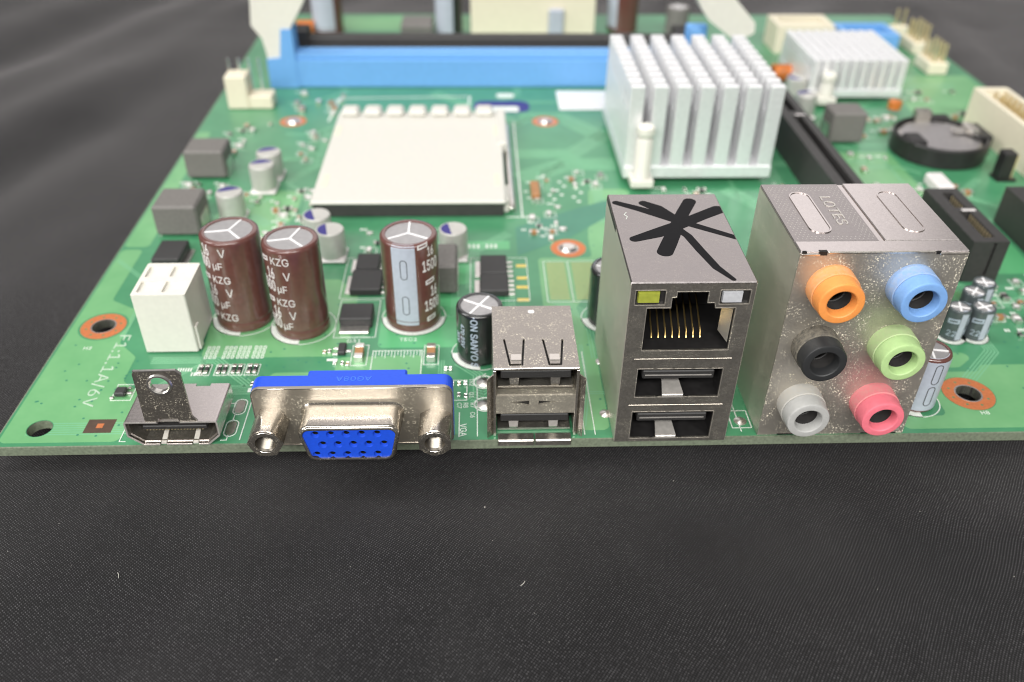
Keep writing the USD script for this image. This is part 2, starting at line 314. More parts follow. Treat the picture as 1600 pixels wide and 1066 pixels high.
# poured copper under the mask reads as lighter fields with darker gaps between them
pours = []
def pour(pts, r=1.2): pours.append(Polygon(pts).buffer(-r).buffer(2 * r).buffer(-r))
pour([(0.6, 1.0), (18.5, 1.0), (18.5, 12), (14.5, 15.5), (14.5, 22), (10.5, 26), (10.5, 36), (4.8, 39.5), (4.8, 58), (0.6, 58)])
pour([(0.6, 59), (5.6, 59), (5.6, 75), (3.9, 90), (3.9, 118), (0.6, 118)])
pour([(25.5, 21.5), (48, 21.5), (50, 25.5), (50, 40), (46, 46), (30, 46), (26, 40), (24.5, 34)])
pour([(55, 23.8), (70, 23.8), (70, 39), (63, 42), (55, 40)])
pour([(38, 3.5), (38, 17.2), (46, 17.2), (47.5, 14), (47.5, 3.5)]); pour([(48.5, 5), (61, 5), (63, 8), (63, 21.6), (48.5, 21.2)])
pour([(88, 2), (92.6, 2), (92.6, 25), (90.5, 35.5), (97, 48), (102, 60), (107, 72), (107, 84), (98, 84), (95.5, 61), (95.5, 53.5), (84.5, 53.5), (84.5, 36), (88, 34)])
pour([(138.5, 1.2), (222, 1.2), (222, 17), (158, 17), (156.6, 15.2), (146.5, 15.2), (146.5, 4.2), (138.5, 4.2)])
pour([(147, 16.4), (154, 16.4), (156.5, 18.4), (200, 18.4), (200, 24), (173, 24), (168, 20.5), (147, 20.5)])
pour([(64, 57), (79, 57), (79, 60.5), (64, 60.5)], .4); pour([(55.5, 41.5), (62, 44), (71, 44), (71, 55.5), (57.5, 55.5), (55.5, 52)])
pour([(14.5, 63), (30, 63), (33, 72), (33, 84), (21, 84), (17, 80)])
pour([(158, 70), (176, 70), (176, 104), (160, 104)]); pour([(174.5, 46), (184, 46), (184, 68), (176.5, 68)])
pour([(192, 118), (222, 118), (222, 160), (196, 160)]); pour([(140, 30), (165, 30), (165, 40), (158, 48), (140, 42)])
pour([(26, 205), (70, 205), (70, 222), (26, 222)])
free = unary_union([Point(x, y).buffer(r + (2.3 if i else 0.1), 16) for i, (x, y, r) in enumerate(HOLES)])
for i, p in enumerate(pours):
    piece(board, 'copper_pour', prism(p.difference(free), 0.0, 0.02), 'mask_bright' if i in (3, 9, 10, 13, 17) else 'mask_pour', smooth=False)
piece(board, 'copper_pour', prism(unary_union([Polygon([(80.5, 54.5), (92, 62), (104, 74), (104, 80), (86, 70), (80.5, 66)])]).difference(free), 0.0, 0.026), 'mask_teal', smooth=False)
# fine traces, drawn as bundles
tr = []
def bundle(pts, n, pitch=0.42, w=0.2):
    for k in range(n): tr.append(LineString(pts).parallel_offset((k - n / 2) * pitch, 'left', join_style=2).buffer(w / 2, 1))
bundle([(84, 128), (95, 128), (106, 112)], 14); bundle([(82, 90), (94, 98), (106, 98)], 16); bundle([(60, 146), (75, 132), (84, 122)], 10)
bundle([(81, 104), (96, 104), (107, 118)], 12); bundle([(118, 80), (118, 62), (112, 40), (112, 26)], 14); bundle([(130, 84), (138, 72), (145, 72)], 10)
bundle([(35, 44), (35, 60), (30, 70)], 6); bundle([(160, 46), (172, 36), (200, 36)], 8); bundle([(28, 88), (34, 98), (34, 118)], 6); bundle([(150, 28), (162, 36), (162, 44)], 5)
bundle([(62, 5), (66, 8), (66, 20)], 3); bundle([(88.5, 3), (90, 12), (90, 24)], 2); bundle([(20, 14), (26, 20), (26, 24)], 2)
for _ in range(80):
    x, y = rng.uniform(4, 210), rng.uniform(3, 145); a = rng.choice([0, PI / 2, PI / 4]); l1, l2 = rng.uniform(6, 18), rng.uniform(4, 14); n_ = rng.randint(2, 7); a2 = a + rng.choice([-PI / 4, PI / 4])
    p1 = (x + l1 * math.cos(a), y + l1 * math.sin(a)); bundle([(x, y), p1, (p1[0] + l2 * math.cos(a2), p1[1] + l2 * math.sin(a2))], n_, .5, .22)
tr = [t.intersection(sbox(1, 1, 222, 223)) for t in tr]
piece(board, 'trace', [prism(t.difference(free), 0.0, 0.024) for t in tr if t.difference(free).area > 1e-6], 'mask_trace', smooth=False, kind='stuff')
vias = []
for _ in range(620):
    x, y = rng.uniform(2, 220), rng.uniform(2, 150)
    vias.append(Point(x, y).buffer(0.22, 4))
for _ in range(26): vias.append(Point(rng.uniform(1, 18), rng.uniform(2, 30)).buffer(0.2, 4))
piece(board, 'via', prism(unary_union(vias).difference(free), 0.02, 0.028), 'mask_teal', smooth=False, kind='stuff')
for (x, y, r), ro in zip(HOLES[1:], (3.85, 4.1, 3.6, 3.5, 3.5)):
    ring = Point(x, y).buffer(ro, 24).difference(Point(x, y).buffer(r, 16))
    dots = unary_union([Point(x + (ro + r) / 2 * math.cos(a), y + (ro + r) / 2 * math.sin(a)).buffer(0.22, 5) for a in np.arange(8) * PI / 4 + 0.3]) if y < 40 else Point(0, 0).buffer(0)
    piece(board, 'copper_ring', prism(ring.difference(dots), 0.0, 0.035), 'copper', smooth=False)
    piece(board, 'hole_plating', lathe([(r, -1.6), (r, 0.05), (r + 0.25, 0.05), (r + 0.25, 0.0)], x, y), 'solder')
for x, y in ((91.0, 57.3), (90.7, 124.5), (23.7, 124.9)):
    piece(board, 'mounting_eyelet', lathe([(0.01, 0.5), (1.2, 0.5), (1.7, 0.2), (1.95, 0.05)], x, y, n=24), 'bright_tin')
gs = sbox(12.4, 3.0, 16.6, 6.1)
piece(board, 'brown_patch', prism(gs, 0.021, 0.035), 'dark_brown', 'dark brown square with a copper centre printed near the hole'); piece(board, 'copper_dot', prism(sbox(14.0, 4.1, 15.0, 5.1), 0.035, 0.05), 'copper', smooth=False)
# white printed outlines, half-discs and lettering
silk = []
def sl(pts, w=0.14): silk.append(LineString(pts).buffer(w / 2, 2))
for x, y, r in ((30.6, 33.6, 5.9), (41.3, 30.7, 5.8), (60.8, 33.0, 5.8), (72.7, 22.0, 4.9), (96, 32, 4.9), (142.4, 8.0, 4.2), (156.4, 25.4, 2.7), (160.6, 25.4, 2.7)):
    disc = Point(x, y).buffer(r, 32); silk.append(disc.difference(Point(x, y).buffer(r - 0.15, 32)))
    silk.append(disc.intersection(sbox(x - 9, y - 9, x + (0 if r > 4 and x not in (60.8,) else 9), y) if True else disc))
silk.append(outline(18.5, 34.5, 0.9, 9.5, .12).difference(sbox(19.5, 0, 33.5, 5)))
for x0, y0, x1, y1 in ((47.0, 26.8, 54.4, 38.7), (50.8, 18.8, 53.6, 24.6), (63.1, 18.8, 65.7, 24.4), (70.9, 38, 82.2, 53.6), (46.5, 39.2, 57, 54.0), (14, 10.5, 17.2, 14.6), (68.0, 9.4, 70.6, 14.6), (85.4, 37.4, 96, 52.2), (90.2, 37.5, 90.4, 52.2)):
    silk.append(outline(x0, x1, y0, y1, 0.13))
sl([(54.4, 15.5), (54.4, 22.9), (62.8, 22.9), (62.8, 15.5), (59.5, 15.5)])
for k in range(15): sl([(54.9 + k * 0.54, 22.8), (54.9 + k * 0.54, 22.8 - (1.9, 1.1, 1.5)[k % 3])], 0.12)
for a, b in ((73.2, 2.6), (73.2, 16.5)): pass
sl([(72.2, 1.0), (72.2, 14.8), (73.6, 16.2)]); sl([(88.6, 1.0), (88.6, 15), (87.8, 17.5)]); sl([(90.2, 1.0), (90.2, 22)]); sl([(112.8, 1.2), (112.8, 9)]); sl([(36.4, 1.0), (36.4, 10)]); sl([(69.4, 0.9), (69.4, 6.5)])
sl([(111.6, 2.0), (114.6, 2.0), (114.6, 6), (111.6, 6), (111.6, 2.0)])
for cx, cy in ((73.3, 14.0), (73.4, 8.4)): silk.append(Point(cx, cy).buffer(1.75, 16).difference(Point(cx, cy).buffer(1.5, 16)))
for cx, cy in ((34.9, 8.6), (34.6, 3.6)): silk.append(rrect(cx - 1.0, cx + 1.0, cy - 1.9, cy + 1.9, 1.0).difference(rrect(cx - .85, cx + .85, cy - 1.75, cy + 1.75, .85)))
sl([(33.0, 125), (34, 141.5), (70.5, 142.8), (70.2, 137)], .5); sl([(82.2, 124), (82.2, 70.8), (79, 70.8)], .35)
for k in range(26):   # printed reference marks too blurred to read: rows of short strokes
    x, y = ((66 + k * 0.9, 57.5) if k < 12 else (88 + (k * 37 % 11) * 0.9, 78 + (k * 23 % 13) * 1.1))
    if k not in (4, 8): silk.append(sbox(x, y, x + 0.45, y + 1.6) if k < 12 else Point(x, y).buffer(.45, 6))
for k in range(11): silk.append(sbox(22.5 + k * 0.42, 17.8 - (k // 6) * 1.2, 22.5 + k * 0.42 + 0.22, 18.7 - (k // 6) * 1.2))
for gxx in (26.0, 29.0, 31.4, 34.0):
    for k in range(3):
        for j in range(3): silk.append(outline(gxx + k * 0.75, gxx + k * 0.75 + 0.5, 21.2 + j * 1.25, 22.2 + j * 1.25, 0.14))
    silk.append(outline(gxx - 0.3, gxx + 2.0, 16.6, 19.6, 0.12))
silk.append(sbox(35.2, 12.2, 37.2, 13.2)); silk.append(sbox(46.8, 20.2, 48.6, 20.8))
cut = drill.buffer(0.1)
piece(board, 'printed_outline', [prism(s.difference(cut), 0.035, 0.055) for s in silk], 'silk', smooth=False, kind='stuff')
DX, UX = (0, -1, 0), (1, 0, 0)
piece(board, 'lettering', [lettering('F1:1.1A/6V', 1.75, (9.9, 28.6, 0.035), (0, -1.5, 0), (1.1, 0, 0), 0.02)], 'silk_dim', 'white printed fuse rating along the edge', smooth=False)
piece(board, 'lettering', lettering('VGA', 1.0, (69.55, 3.9, 0.035), DX, UX, 0.02), 'silk', smooth=False)
for t, x, y in (('C7', 66.0 + 3.0, 8.9), ('R8', 70.0, 8.9), ('R7', 71.1, 8.9), ('C6', 72.0 - .9, 6.6), ('Q1', 70.9, 11.5), ('TR2', 70.9, 15.0)):
    piece(board, 'lettering', lettering(t, 0.75, (x, y, 0.035), DX, UX, 0.02), 'silk', smooth=False)
piece(board, 'lettering', lettering('H2', 0.8, (4.8, 24.2, 0.035), (1, 0, 0), (0, 1, 0), 0.02), 'silk', smooth=False)
piece(board, 'lettering', lettering('H8', 0.8, (152.0, 4.3, 0.035), (1, 0, 0), (0, 1, 0), 0.02), 'silk', smooth=False)
piece(board, 'lettering', lettering('TEC1', 0.9, (58.6, 25.7, 0.035), (1, 0, 0), (0, 1, 0), 0.02), 'silk', smooth=False)
piece(board, 'lettering', lettering('Q31', 0.9, (49.5, 25.4, 0.035), (1, 0, 0), (0, 1, 0), 0.02), 'silk', smooth=False)
piece(board, 'white_sticker', prism(rrect(95.2, 109.5, 132.7, 147, .4), 0.02, 0.12), 'sticker', 'blank white paper sticker beside the tall heatsink')
piece(board, 'printed_badge', prism(rrect(71.5, 87, 131, 139.5, 3), 0.02, 0.04), 'can_ink'); piece(board, 'badge_lettering', prism(unary_union([rrect(76.0, 84, 131.4, 135.2, 1), rrect(78, 83, 142, 145, 1)]), 0.04, 0.06), 'silk')
pads = []
for k in range(26):
    y = 38.3 + k * 0.52
    pads += [box(86.0, 89.7, y, y + 0.30, 0.0, 0.045), box(91.0, 95.2, y, y + 0.30, 0.0, 0.045)]
piece(board, 'solder_pad', pads, 'pad_yellow', smooth=False, kind='stuff')
piece(board, 'solder_pad', [box(80.0 - .2 * (i > 1), 82.0, y - 0.5, y + 0.5, 0.0, 0.05) for i, y in enumerate((50.5, 46.0, 42.7, 38.3))], 'pad_gold', smooth=False)
for i, (cx, cy, r) in enumerate([(73.3, 14.0, 1.3), (73.4, 8.4, 1.3), (93.3, 19.2, 1.0), (92.4, 5.8, 1.0), (113.2, 3.6, 1.0), (117.0, 25.0, 1.0)]):
    piece(board, 'solder_joint', lathe([(0.01, 0.35), (r * .5, 0.28), (r, 0.04), (r, 0.0)], cx, cy, n=20), 'solder')
for cx, cy in ((34.9, 8.6), (34.6, 3.6)):
    piece(board, 'solder_joint', prism(rrect(cx - .7, cx + .7, cy - 1.55, cy + 1.55, .7), 0.0, 0.12), 'dull_steel')
under = [tube([(x, y, -1.6), (x, y, -3.3)], 0.35, 6) for x, y in [(22, 6), (32, 6), (44, 4), (54, 5), (64, 4), (76, 6), (86, 6), (95, 8), (107, 8), (118, 6), (134, 6), (20, 28), (42, 30), (60, 33), (150, 60), (120, 100), (30, 152), (90, 152), (180, 190), (40, 200), (200, 100)]]
piece(board, 'solder_pin', under, 'solder', kind='stuff')

# ---------------------------------------------------------------- HDMI port, bent-up tab
hd = part(MB, 'hdmi_port', 'nickel video port with an upright tab pierced by one hole')
prof = Polygon([(20.55, 4.7), (34.15, 4.7), (34.15, 1.9), (32.2, 0.12), (22.6, 0.12), (20.55, 1.9)]).buffer(-0.4).buffer(0.4, 6)
inner = prof.buffer(-0.36)
ring = prof.difference(inner)
slot = box(25.6, 28.6, -1, 1.4, 4.0, 5.4)
def cutm(a, *bs):
    A = manifold3d.Manifold(manifold3d.Mesh(np.array(tm(a).vertices, np.float32), np.array(tm(a).faces, np.uint32)))
    for b in bs: A = A - manifold3d.Manifold(manifold3d.Mesh(np.array(b.vertices, np.float32), np.array(b.faces, np.uint32)))
    return A
def solid(poly, a, b, plane='xz'):
    m = prism(poly, a, b, plane); m = trimesh.Trimesh(m.vertices, m.faces, process=True); return m
shell = cutm(solid(ring, 0.0, 8.8), slot, box(29.0, 31.2, 8.2, 9.2, 4.0, 5.2), box(25.0, 26.0, -.2, 2.4, -1, 0.6), box(29.7, 30.7, -.2, 2.4, -1, 0.6))
piece(hd, 'shell', shell, 'nickel_top', smooth=25)
piece(hd, 'back_wall', prism(inner, 8.0, 8.3, 'xz'), 'cavity'); piece(hd, 'liner', prism(prof.buffer(-0.37).difference(prof.buffer(-0.5)), 0.5, 8.0, 'xz'), 'nickel_dark')
piece(hd, 'front_rim', prism(prof.difference(prof.buffer(-.24)).difference(sbox(25.0, 0, 26.0, .6)).difference(sbox(29.7, 0, 30.7, .6)).difference(sbox(25.4, 4, 28.8, 6)), -0.05, -0.001, 'xz'), 'clip_steel')
piece(hd, 'tongue', box(22.9, 32.3, 0.5, 8.0, 2.75, 3.45, 0.12), 'black_dusty')
piece(hd, 'contact_strip', [box(23.4 + k * 0.45, 23.62 + k * 0.45, 0.46, 4, 2.70, 2.76) for k in range(19)], 'pin_gold')
for x in (25.5, 30.2): piece(hd, 'spring_clip', hull([(x - .38, 0.15, 0.2), (x + .38, 0.15, 0.2), (x - .38, 0.15, 0.45), (x + .38, 0.15, 0.45), (x - .3, 3, 1.3), (x + .3, 3, 1.3), (x - .3, 3, 1.1), (x + .3, 3, 1.1)]), 'pale_tin')
tab = Polygon([(23.75, 4.75), (24.0, 13.6), (24.35, 14.0), (30.0, 14.1), (30.7, 13.3), (30.75, 5.6), (31.3, 4.75), (28.7, 4.75), (28.6, 5.3), (25.7, 5.3), (25.6, 4.75)])
piece(hd, 'tab', prism(tab.difference(Point(27.4, 11.65).buffer(1.3, 16)), 0.05, 0.4, 'xz'), 'usb_steel')
piece(hd, 'tab_edge', prism(LineString([(24.2, 14.02), (30.0, 14.12), (30.72, 13.4)]).buffer(0.07), 0.02, 0.42, 'xz'), 'bright_tin')
piece(hd, 'hole_rim', lathe([(1.3, 0.6), (1.3, 0.0), (1.45, -0.22), (1.7, -0.2), (1.85, 0.06)], 27.4, 0.0, 11.65, 'y', 32), 'bright_tin')

# ---------------------------------------------------------------- VGA port
vg = part(MB, 'vga_port', 'blue monitor port with fifteen holes between two hexagonal screw posts')
flange = rrect(40.1, 68.75, 0.7, 11.55, 1.4)
def dsh(off=0.0): return Polygon([(46.75, 8.55), (61.75, 8.55), (60.35, 2.0), (48.25, 2.0)]).buffer(-1.6 + off).buffer(1.6, 10)
DC = (54.3, 5.4)
piece(vg, 'flange', [prism(flange.difference(dsh()), -1.05, -0.55, 'xz')], 'flange_steel')
piece(vg, 'flange_edge', prism(flange.difference(flange.buffer(-0.18)), -1.12, -1.05, 'xz'), 'nickel_lit')
blue = unary_union([flange.buffer(0.05)])
piece(vg, 'body', [prism(blue, -0.55, 1.75, 'xz'), box(47.8, 62.1, 1.75, 3.5, 0.3, 11.3, 0.25)], 'vga_blue')
piece(vg, 'embossed_lettering', lettering('AG08A', 0.95, (57.2, 1.35, 11.58), (-1.15, 0, 0), (0, -1, 0), 0.07), 'vga_letter', smooth=False)
def ringwall(poly_list):
    """skin through outlines of equal vertex count: [(ring points, y)]"""
    V, F, k = [], [], len(poly_list[0][0])
    for pts, y in poly_list: V.append(np.stack([pts[:, 0], np.full(k, y), pts[:, 1]], 1))
    for i in range(len(poly_list) - 1):
        for j in range(k): F.append((i * k + j, (i + 1) * k + j, (i + 1) * k + (j + 1) % k, i * k + (j + 1) % k))
    return tm((np.vstack(V), F))
def dring(off):
    c = np.array(dsh().exterior.coords)[:-1]; d = c - np.roll(c, 1, 0); e = np.roll(c, -1, 0) - c
    nrm = np.stack([d[:, 1] + e[:, 1], -(d[:, 0] + e[:, 0])], 1); nrm /= np.linalg.norm(nrm, axis=1, keepdims=True)
    if not dsh().exterior.is_ccw: nrm = -nrm
    return c + nrm * off
piece(vg, 'shroud', ringwall([(dring(0.32), -1.06), (dring(0.22), -1.2), (dring(0.05), -1.5), (dring(0.0), -2.0), (dring(0.0), -5.5), (dring(-0.12), -5.9), (dring(-0.38), -6.1), (dring(-0.62), -6.02), (dring(-0.68), -5.6)]), 'nickel_soft', smooth=60)
holes = []
for z, x0 in ((7.05, 49.55), (5.15, 50.45), (3.2, 49.45)):
    for k in range(5): holes.append((x0 + 2.16 * k, z))
holes = [(x if z > 6 else x - 0.05, z) for x, z in holes]
face = Polygon(dring(-0.66)).difference(unary_union([Point(x, z).buffer(0.62, 12) for x, z in holes]))
piece(vg, 'socket_face', prism(face, -5.85, -5.3, 'xz'), 'vga_blue')
for x, z in holes:
    h_ = piece(vg, 'pin_hole', lathe([(0.63, -5.83), (0.40, -5.35)], x, 0, z, 'y', 14), 'vga_blue')
    piece(vg, 'pin_socket', lathe([(0.40, -5.35), (0.36, -3.0), (0.01, -3.0)], x, 0, z, 'y', 12), 'cavity')
for k, (cx, cz, rot) in enumerate(((42.45, 5.6, 0.0), (66.2, 5.25, PI / 6))):
    jp = [(cx + 2.6 * math.sin(a + rot), cz + 2.6 * math.cos(a + rot)) for a in np.arange(6) * PI / 3 + PI / 6]
    h = solid(Polygon(jp).difference(Point(cx, cz).buffer(1.42, 20)), -6.1, -1.06)
    cone = lathe([(6.0, -7.0), (6.0, -3.0), (2.95, -5.2), (2.15, -6.12), (2.1, -7.0)], cx, 0, cz, 'y', 48)
    cone = trimesh.Trimesh(np.vstack([cone.vertices, [[cx, -7, cz]]]), cone.faces, process=False)
    jm = cutm(h, tm(prism(Point(cx, cz).buffer(6, 24).difference(Point(cx, cz).buffer(2.28, 40)), -7, -5.95, 'xz')))
    piece(vg, 'screw_post', [tm(jm), lathe([(2.28, -5.95), (2.05, -6.14), (1.6, -6.14), (1.42, -5.95)], cx, 0, cz, 'y', 40)], 'nickel_soft', smooth=20)
    th = [(1.42, -6.05)]
    for q in range(7): th += [(1.2, -5.75 + q * 0.4), (1.42, -5.55 + q * 0.4)]
    piece(vg, 'screw_thread', lathe(th + [(0.9, -2.8), (0.01, -2.8)], cx, 0, cz, 'y', 28), 'thread_steel')

# ---------------------------------------------------------------- double USB port
us = part(MB, 'usb_port', 'dusty steel double port, two sockets stacked, spring tongues cut in its top')
x0, x1 = 74.65, 87.1
slits = []
for a, b in (((76.36, 8.0), (77.05, 1.9)), ((79.31, 7.95), (78.82, 1.9)), ((82.19, 7.9), (82.75, 1.9)), ((85.11, 7.85), (84.45, 1.9))): slits.append(LineString([a, b]).buffer(0.16))
slits += [sbox(77.0, 1.65, 78.9, 2.1), sbox(82.7, 1.65, 84.5, 2.1)]
topp = sbox(x0, 1.05, x1, 17.0)
win = rrect(80.3, 81.3, 15.0, 16.0, .3)
piece(us, 'top_plate', prism(topp.difference(unary_union(slits)).difference(win), 12.7, 13.0), 'usb_steel', smooth=False)
piece(us, 'bright_window', prism(win, 12.6, 12.9), 'sticker')
piece(us, 'front_lip', box(x0, x1, 0.95, 1.25, 12.55, 13.05, 0.1), 'nickel_lit')
for xa, xb in ((77.25, 78.75), (82.9, 84.35)):
    piece(us, 'spring_tongue', [hull([(xa, 4.4, 13.02), (xb, 4.4, 13.02), (xa, 4.4, 12.9), (xb, 4.4, 12.9), (xa, 2.9, 13.12), (xb, 2.9, 13.12), (xa, 2.9, 12.8), (xb, 2.9, 12.8)]), hull([(xa, 2.9, 13.12), (xb, 2.9, 13.12), (xa, 2.9, 12.8), (xb, 2.9, 12.8), (xa, 2.05, 12.5), (xb, 2.05, 12.5), (xa, 2.05, 12.3), (xb, 2.05, 12.3)])], 'nickel_lit')
for xa in (x0, x1 - 0.3): piece(us, 'side_plate', box(xa, xa + 0.3, 1.0, 17.0, 0.05, 12.7), 'usb_steel')
piece(us, 'back_plate', box(x0 + 0.3, x1 - 0.3, 16.7, 17.0, 0.05, 12.7), 'usb_steel')
mid = sbox(x0 + .3, 4.55, x1 - .3, 7.75)
cutl = unary_union([Polygon([(76.9, 6.75), (79.9, 6.95), (79.9, 6.0)]), Polygon([(81.3, 6.95), (81.3, 6.1), (84.3, 6.75)])])
piece(us, 'middle_plate', [prism(mid.difference(cutl), 0.95, 1.3, 'xz'), box(x0 + .3, x1 - .3, 0.9, 1.3, 7.65, 7.95), box(x0 + .3, x1 - .3, 1.3, 16, 7.4, 7.65), box(x0 + .3, x1 - .3, 1.3, 16, 4.6, 4.85)], 'usb_front')
piece(us, 'dark_interior', [box(x0 + .3, x1 - .3, 9.0, 16.6, 0.2, 12.6), box(77, 79.8, 1.6, 1.7, 5.9, 7.0), box(81.3, 84.2, 1.6, 1.7, 5.9, 7.0), box(x0 + .3, x1 - .3, 1.35, 8.0, 4.9, 7.35)], 'cavity')
for zt in (11.05, 2.75):
    piece(us, 'plastic_tongue', box(75.7, 85.9, 1.2, 9.0, zt, zt + 1.35, 0.12), 'black_dusty')
    piece(us, 'lower_shelf', box(75.3, 86.4, 2.2, 9.0, zt - 2.6, zt - 2.2), 'nickel_dark')
    for xa, xb in ((76.95, 78.4), (82.95, 84.4)):
        piece(us, 'spring_contact', hull([(xa, 1.5, zt), (xb, 1.5, zt), (xa + .08, 1.35, zt - 1.2), (xb - .08, 1.35, zt - 1.2), (xa + .2, 2.0, zt - 2.0), (xb - .2, 2.0, zt - 2.0), (xa, 1.9, zt), (xb, 1.9, zt)]), 'clip_steel' if zt < 5 else 'nickel_dark')
for xa in (x0 - .02, x1 - .38): piece(us, 'front_edge', box(xa, xa + .4, .86, 1.02, .1, 12.6, .05), 'nickel_lit')
for s, xa in ((-1, x0), (1, x1)):
    piece(us, 'side_wing', hull([(xa, 1.6, 0.1), (xa, 1.6, 11.6), (xa, 1.3, 0.1), (xa, 1.3, 11.6), (xa + s * 0.95, 0.6, 0.2), (xa + s * 0.95, 0.6, 11.4), (xa + s * 0.95, 0.35, 0.2), (xa + s * 0.95, 0.35, 11.4)]), 'usb_steel')
for xa, xb in ((75.3, 80.75), (80.95, 86.4)):
    piece(us, 'bottom_lip', [box(xa, xb, -.3, 1.3, .04, .3, .08), box(xa + .05, xb - .05, -.42, -.12, -.8, .26, .1)], 'nickel_dark')

# ---------------------------------------------------------------- network + USB stack
rj = part(MB, 'network_port', 'tall nickel stack with a network socket over two more, black ink scrawl on top')
X0, X1, YF, YB, ZT = 92.8, 109.75, -0.66, 25.0, 28.45
rjhole = Polygon([(95.34, 17.2), (107.4, 17.2), (107.4, 24.25), (104.6, 24.25), (104.4, 25.1), (103.4, 25.1), (103.4, 26.9), (99.2, 26.9), (99.2, 26.0), (98.6, 26.0), (98.6, 24.3), (95.34, 24.3)])
wins = [sbox(93.6, 24.9, 97.6, 27.15), sbox(105.05, 24.95, 109.05, 27.1)]
ub = [sbox(95.15, 8.75, 107.3, 13.85), sbox(95.1, 0.7, 107.15, 5.85)]
notches = unary_union([sbox(x, z, x + 0.5, z + 0.25) for z in (13.85, 5.85) for x in (97.3, 100, 102.8, 105.2)] + [sbox(x, z - .25, x + .5, z) for z in (8.75, .7) for x in (98.2, 102.5)])
front = sbox(X0 + .1, 0.05, X1 - .1, ZT - .25).difference(unary_union([rjhole] + wins + ub + [notches]))
piece(rj, 'front_plate', prism(front, YF, YF + 0.3, 'xz'), 'nickel_dark', smooth=False)
rim = unary_union([g.buffer(0.12).difference(g.buffer(0.02)) for g in [rjhole] + wins + ub])
piece(rj, 'opening_rim', prism(rim, YF - 0.04, YF + 0.1, 'xz'), 'nickel_face', smooth=False)
piece(rj, 'top_plate', box(X0, X1, YF, YB, ZT - 0.4, ZT, 0.16), 'dark_top')
piece(rj, 'top_seam', [box(X0 - 0.02, X0 + .1, 14.5, YB - .3, ZT - 0.9, ZT - .3), box(X1 - .1, X1 + .02, 14.5, YB - .3, ZT - .9, ZT - .3)], 'cavity')
for xa in (X0, X1 - 0.3): piece(rj, 'side_plate', box(xa, xa + .3, YF + .02, YB, 0.05, ZT - .3, 0.05), 'nickel_side')
piece(rj, 'back_plate', box(X0 + .3, X1 - .3, YB - .3, YB, 0.05, ZT - .4), 'nickel')
piece(rj, 'groove', [box(94.4, 108.3, YF - .07, YF + .05, z, z + .12) for z in (15.6, 7.1)], 'nickel_lit')
piece(rj, 'black_liner', [box(X0 + .3, X1 - .3, 11.0, 11.4, .1, ZT - .5), box(X0 + .35, 95.3, YF + .35, 11, .2, ZT - .5), box(107.45, X1 - .35, YF + .35, 11, .2, ZT - .5), box(95.3, 107.45, YF + .35, 11, 14.2, 17.15), box(95.3, 107.45, YF + .35, 11, 6.1, 8.5), box(95.3, 107.45, YF + .35, 11, 0.1, .45), box(95.3, 98.6, YF + .35, 11, 24.4, 28), box(104.6, 107.45, YF + .35, 11, 24.4, 28), box(98.6, 104.6, YF + .35, 11, 27.0, 28)], 'black_plastic')
piece(rj, 'indicator_light', hull([(x, y, z) for x in (93.75, 97.0) for z in (25.05, 27.0) for y in (0.3,)] + [(x, YF - .1, z) for x in (94.0, 96.8) for z in (25.3, 26.8)]), 'led_yellow', 'yellow-green light in the upper corner of the network socket')
piece(rj, 'indicator_light', hull([(x, y, z) for x in (105.2, 108.2) for z in (25.05, 27.0) for y in (0.3,)] + [(x, YF - .1, z) for x in (105.4, 108.0) for z in (25.25, 26.85)]), 'led_clear', 'clear light in the upper corner of the network socket')
for k in range(8):
    x = 96.9 + k * 0.99
    piece(rj, 'gold_contact', tube([(x, 1.3, 18.0), (x, 1.8, 18.7), (x, 4.6, 20.6), (x, 8.5, 22.8)], 0.13, 6), 'gold')
piece(rj, 'side_spring', [hull([(107.35, 0, 18), (107.35, 0, 23.8), (107.35, 4, 18.5), (107.35, 4, 23), (106.3, 1.8, 18.9), (106.3, 1.8, 22.8)])], 'nickel_side')
for z0, xa, xb in ((8.75, 99.1, 102.2), (0.7, 99.0, 102.1)):
    piece(rj, 'plastic_tongue', box(95.95, 106.3, YF + 0.25, 10.8, z0 + 3.15, z0 + 4.6, 0.15), 'black_dusty')
    piece(rj, 'tongue_edge', box(96.3, 105.9, YF + 0.2, YF + .28, z0 + 3.75, z0 + 3.95), 'clip_steel')
    piece(rj, 'clip_lip', box(xa, xb, YF - .15, YF + .15, z0 - .05, z0 + .5, .08), 'clip_steel')
    piece(rj, 'spring_clip', [hull([(xa, YF, z0), (xb, YF, z0), (xa, YF, z0 + .6), (xb, YF, z0 + .6), (xa + .3, YF + 2.6, z0 + 1.3), (xb - .3, YF + 2.6, z0 + 1.3), (xa + .3, YF + 2.6, z0 + 1.0), (xb - .3, YF + 2.6, z0 + 1.0)]), hull([(xa + .3, YF + 2.6, z0 + 1.3), (xb - .3, YF + 2.6, z0 + 1.3), (xa + .3, YF + 2.6, z0 + 1.0), (xb - .3, YF + 2.6, z0 + 1.0), (xa + .5, YF + 5, z0 + .5), (xb - .5, YF + 5, z0 + .5)])], 'clip_steel')
def stroke(pts, ws):
    out = []
    for (a, b), (wa, wb) in zip(zip(pts[:-1], pts[1:]), zip(ws[:-1], ws[1:])):
        out.append(unary_union([Point(a).buffer(wa * .5, 8), Point(b).buffer(wb * .5, 8)]).convex_hull)
    return unary_union(out)
